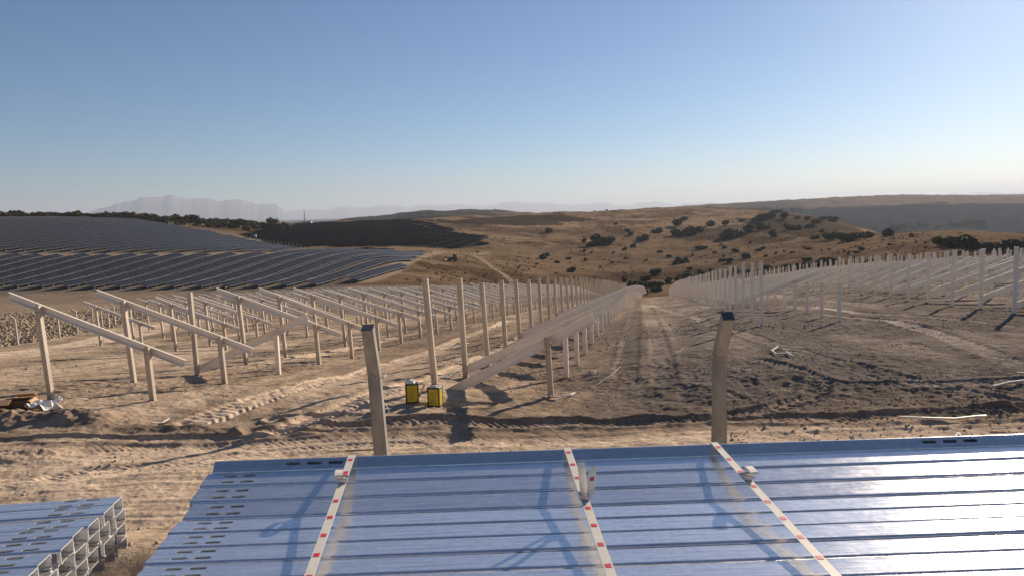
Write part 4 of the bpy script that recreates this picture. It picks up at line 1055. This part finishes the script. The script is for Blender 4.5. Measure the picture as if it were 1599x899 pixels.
# channel on edge along the far side, web facing the camera
yE = yl+3*PITCHC*math.cos(prev_tilt)-.006; zE = 3*PITCHC*math.sin(prev_tilt)+.040
for q in range(2):  # the second is added underneath so the slots look dark
    o = link('channel', CHE, e); tl_ = R(46); o.location = (xend(exs[-1][0])-.002+(.012 if not q else .3), yE+math.cos(tl_)*.031+.022*q*math.sin(tl_), zE-math.sin(tl_)*.031-.022*q*math.cos(tl_)); o.rotation_euler = (tl_, 0, 0)
    o['label'] = 'channel standing on edge with a row of slots facing the viewer' if q == 0 else 'lower channel on edge, added as dark backing behind the slots'
tag(e, 'big blue-shining stack of galvanised channels strapped with three cream straps', 'steel channels')
print('channels', cnt+2)
# timber under the main stack
gtop = hbase(0, 2.5)
for i, xx in enumerate((.5, 2.9, 5.2)):
    mb = MB(); zb = (CAMZ-PH)-6*(CH+.002)
    q = Vector((xend(yl)+xx, yl-.5, 0)); x = q.x*ca-q.y*sa; y = q.x*sa+q.y*ca
    hz = zb-(CAMZ-1.5)+.04; mb.box((0, 0, -hz/2), (.1, 1.9, hz))
    tag(mb.build('timber_bearer', m_wood, None, (x, y, zb-.001), YAW), 'timber bearer under the %s of the big channel stack' % ('left end', 'middle', 'right end')[i], 'timber')

# straps: bright band pulled straight from the far top edge to the near edge
def strap(pts_far, pts_near, wd, buckle_t, kind, lab):
    far = at_h(*pts_far, PH-(zE+.004)); near = at_h(*pts_near, PH-.006)
    lf = loc_of(far); ln = loc_of(near)
    Fp = Vector((lf[0], yE+.048, zE+.003)); ny = yl-11*PITCHC-.002
    Np = Vector((ln[0], ln[1], 0)); t = (ny-Fp.y)/(Np.y-Fp.y); Np = Vector((Fp.x+(Np.x-Fp.x)*t, ny, .004))
    st = empty('strap', (0, 0, 0)); st.parent = e
    mb = MB(); n = 40; hw = wd/2; d = (Np-Fp).normalized(); side = Vector((-d.y, d.x, 0)).normalized(); L = (Np-Fp).length
    def P(s): # slack between
        u = s/L; return Fp.lerp(Np, u)+Vector((0, 0, -.006*math.sin(math.pi*u)))
    def ribbon(a, b, m, lift, hw_):
        k = max(1, int((b-a)/.03)); vs = []; fs = []
        for i in range(k+1):
            p = P(a+(b-a)*i/k)+Vector((0, 0, lift)); vs += [p-side*hw_, p+side*hw_]
        for i in range(k): fs.append((2*i, 2*i+1, 2*i+3, 2*i+2))
        mb.add(vs, fs, m)
        vs2 = [v-Vector((0, 0, .0012)) for v in vs]; mb.add(vs2, [tuple(reversed(f)) for f in fs], m)
        E_ = [(2*i, 2*i+2) for i in range(k)]; 
        for i in range(k):
            mb.add([vs[2*i], vs[2*i+2], vs2[2*i+2], vs2[2*i]], [(0, 1, 2, 3)], m); mb.add([vs[2*i+1], vs2[2*i+1], vs2[2*i+3], vs[2*i+3]], [(0, 1, 2, 3)], m)
    ribbon(0, L, 0, 0, hw)
    # down the far and the near side
    for q, yy in ((Fp, Fp.y+.002), (Np, Np.y-.002)): mb.box((q.x, yy, q.z-.2), (wd, .0015, .4))
    s = .045
    while s < L-.03:
        if abs(s-buckle_t*L) > .05: ribbon(s, s+.022, 1, .0008, hw*.62)
        s += .128
    me = mb.mesh('strap_band', [m_strap, m_strap_red]); link('band', me, st)
    bp = P(buckle_t*L); ang = math.atan2(d.y, d.x); rot = Matrix.Rotation(ang, 3, 'Z')
    bm_ = MB()
    bm_.box(bp+Vector((0, 0, .008)), (.035, wd*1.25, .012), rot)
    for k in (-1, 1): bm_.box(bp+rot@Vector((k*.02, 0, .014)), (.006, wd*1.35, .010), rot)
    bu = bm_.build('buckle', m_tin, st)
    tl = MB()
    if kind == 'flag':                      # loose end standing up
        up_ = Vector((.10, .02, 1)).normalized()
        for off, h_, lean_ in ((Vector((0, 0, 0)), .105, Vector((.10, .1, 1))), (Vector((-.022, .012, 0)), .115, Vector((-.06, .25, 1)))):
            a = bp+off+Vector((.022, -.0, .012)); w2 = Vector((1, .25, 0)).normalized()*hw*.95; l_ = lean_.normalized()*h_
            vs = []; 
            for i in range(6):
                p = a+l_*(i/5)+Vector((0, .006*math.sin(i*1.1), 0)); vs += [p-w2, p+w2]
            vs2 = [v+Vector((0, .0015, 0)) for v in vs]
            tl.add(vs, [(2*i, 2*i+1, 2*i+3, 2*i+2) for i in range(5)], 0); tl.add(vs2, [(2*i, 2*i+2, 2*i+3, 2*i+1) for i in range(5)], 0)
            if h_ < .11: tl.add([v-Vector((0, .002, 0)) for v in (a+l_*.50-w2*.6, a+l_*.50+w2*.6, a+l_*.74+w2*.6, a+l_*.74-w2*.6)], [(0, 1, 2, 3)], 1)
    else:                                   # loose end folded in a loop over the buckle
        w2 = side*hw*.95; vs = []; N = 12
        for i in range(N+1):
            a = i/N; p = bp+d*(.05*math.sin(a*5.2)+.01*a)+Vector((-.02*a*(1 if kind == 'loopL' else -1), 0, .018+.028*math.sin(a*math.pi))); vs += [p-w2, p+w2]
        tl.add(vs, [(2*i, 2*i+1, 2*i+3, 2*i+2) for i in range(N)], 0); tl.add([v-Vector((0, 0, .0013)) for v in vs], [(2*i, 2*i+2, 2*i+3, 2*i+1) for i in range(N)], 0)
        q = bp-d*.055+Vector((0, 0, .006)); tl.add([q-w2*.6-d*.012, q+w2*.6-d*.012, q+w2*.6+d*.012, q-w2*.6+d*.012], [(0, 1, 2, 3)], 1)
    tlo = tl.build('loose_end', [m_strap, m_strap_red], st)
    st['label'] = lab
strap((547, 714), (490, 899), .030, .16, 'loopL', 'left cream strap with its loose end folded in a loop')
strap((887, 703), (950, 899), .030, .29, 'flag', 'middle cream strap with its loose end standing up')
strap((1122, 697), (1292, 899), .030, .22, 'loopR', 'right cream strap running slantwise with a folded loose end')

# left stack
def left_stack():
    h = 1.05; A = at_h(194, 772, h); B = at_h(40, 899, h)
    l0 = at_h(0, 785, h); yaw = math.atan2(A[1]-l0[1], A[0]-l0[0])
    c, s = math.cos(yaw), math.sin(yaw); e = empty('channel_bundle', (A[0], A[1], CAMZ-h), yaw)
    q = B-A; lx, ly = q[0]*c+q[1]*s, -q[0]*s+q[1]*c; slope = lx/ly
    print('left stack', A, B, math.degrees(yaw), slope)
    me = channel_mesh(6.0, [(6-a, b, c_, d_) for a, b, c_, d_ in SLOT], .090)
    for layer in range(4):
        for j in range(11):
            yc = -.047-j*.096-(.004 if j % 2 else 0); o = link('channel', me, e)
            o.location = (yc*slope-6.0+rng.uniform(-.008, .008), yc+rng.uniform(-.002, .002)-layer*.004, -layer*(CH+.003)); o.rotation_euler = (R(rng.uniform(-.4, .4)), 0, R(rng.uniform(-.12, .12)))
    tag(e, 'smaller stack of channels at the lower left with open cut ends showing', 'steel channels')
    zb = CAMZ-h-4*(CH+.003)
    for i, xx in enumerate((-.5, -3.2, -5.4)):
        x = A[0]+(xx-.5)*c+.5*s; y = A[1]+(xx-.5)*s-.5*c; hz = zb-(CAMZ-1.5)+.04
        mb = MB(); mb.box((0, 0, -hz/2), (.1, 1.02, hz))
        tag(mb.build('timber_bearer', m_wood, None, (x, y, zb-.001), yaw), 'timber bearer under the %s of the small left stack' % ('open end', 'middle', 'far left end')[i], 'timber')
left_stack()

# ------------------------------------------------------------------ haze
m = bpy.data.materials.new('haze'); m.use_nodes = True; n = m.node_tree; n.nodes.remove(n.nodes['Principled BSDF'])
pv = n.nodes.new('ShaderNodeVolumePrincipled'); pv.inputs['Color'].default_value = (.66, .74, .87, 1); pv.inputs['Density'].default_value = 7.5e-5; pv.inputs['Anisotropy'].default_value = .22
n.links.new(pv.outputs[0], n.nodes['Material Output'].inputs['Volume'])
m.cycles.homogeneous_volume = True
mb = MB(); mb.box((0, 10000, -80), (90000, 44000, 1130)); o = mb.build('haze', m); tag(o, kind='stuff')
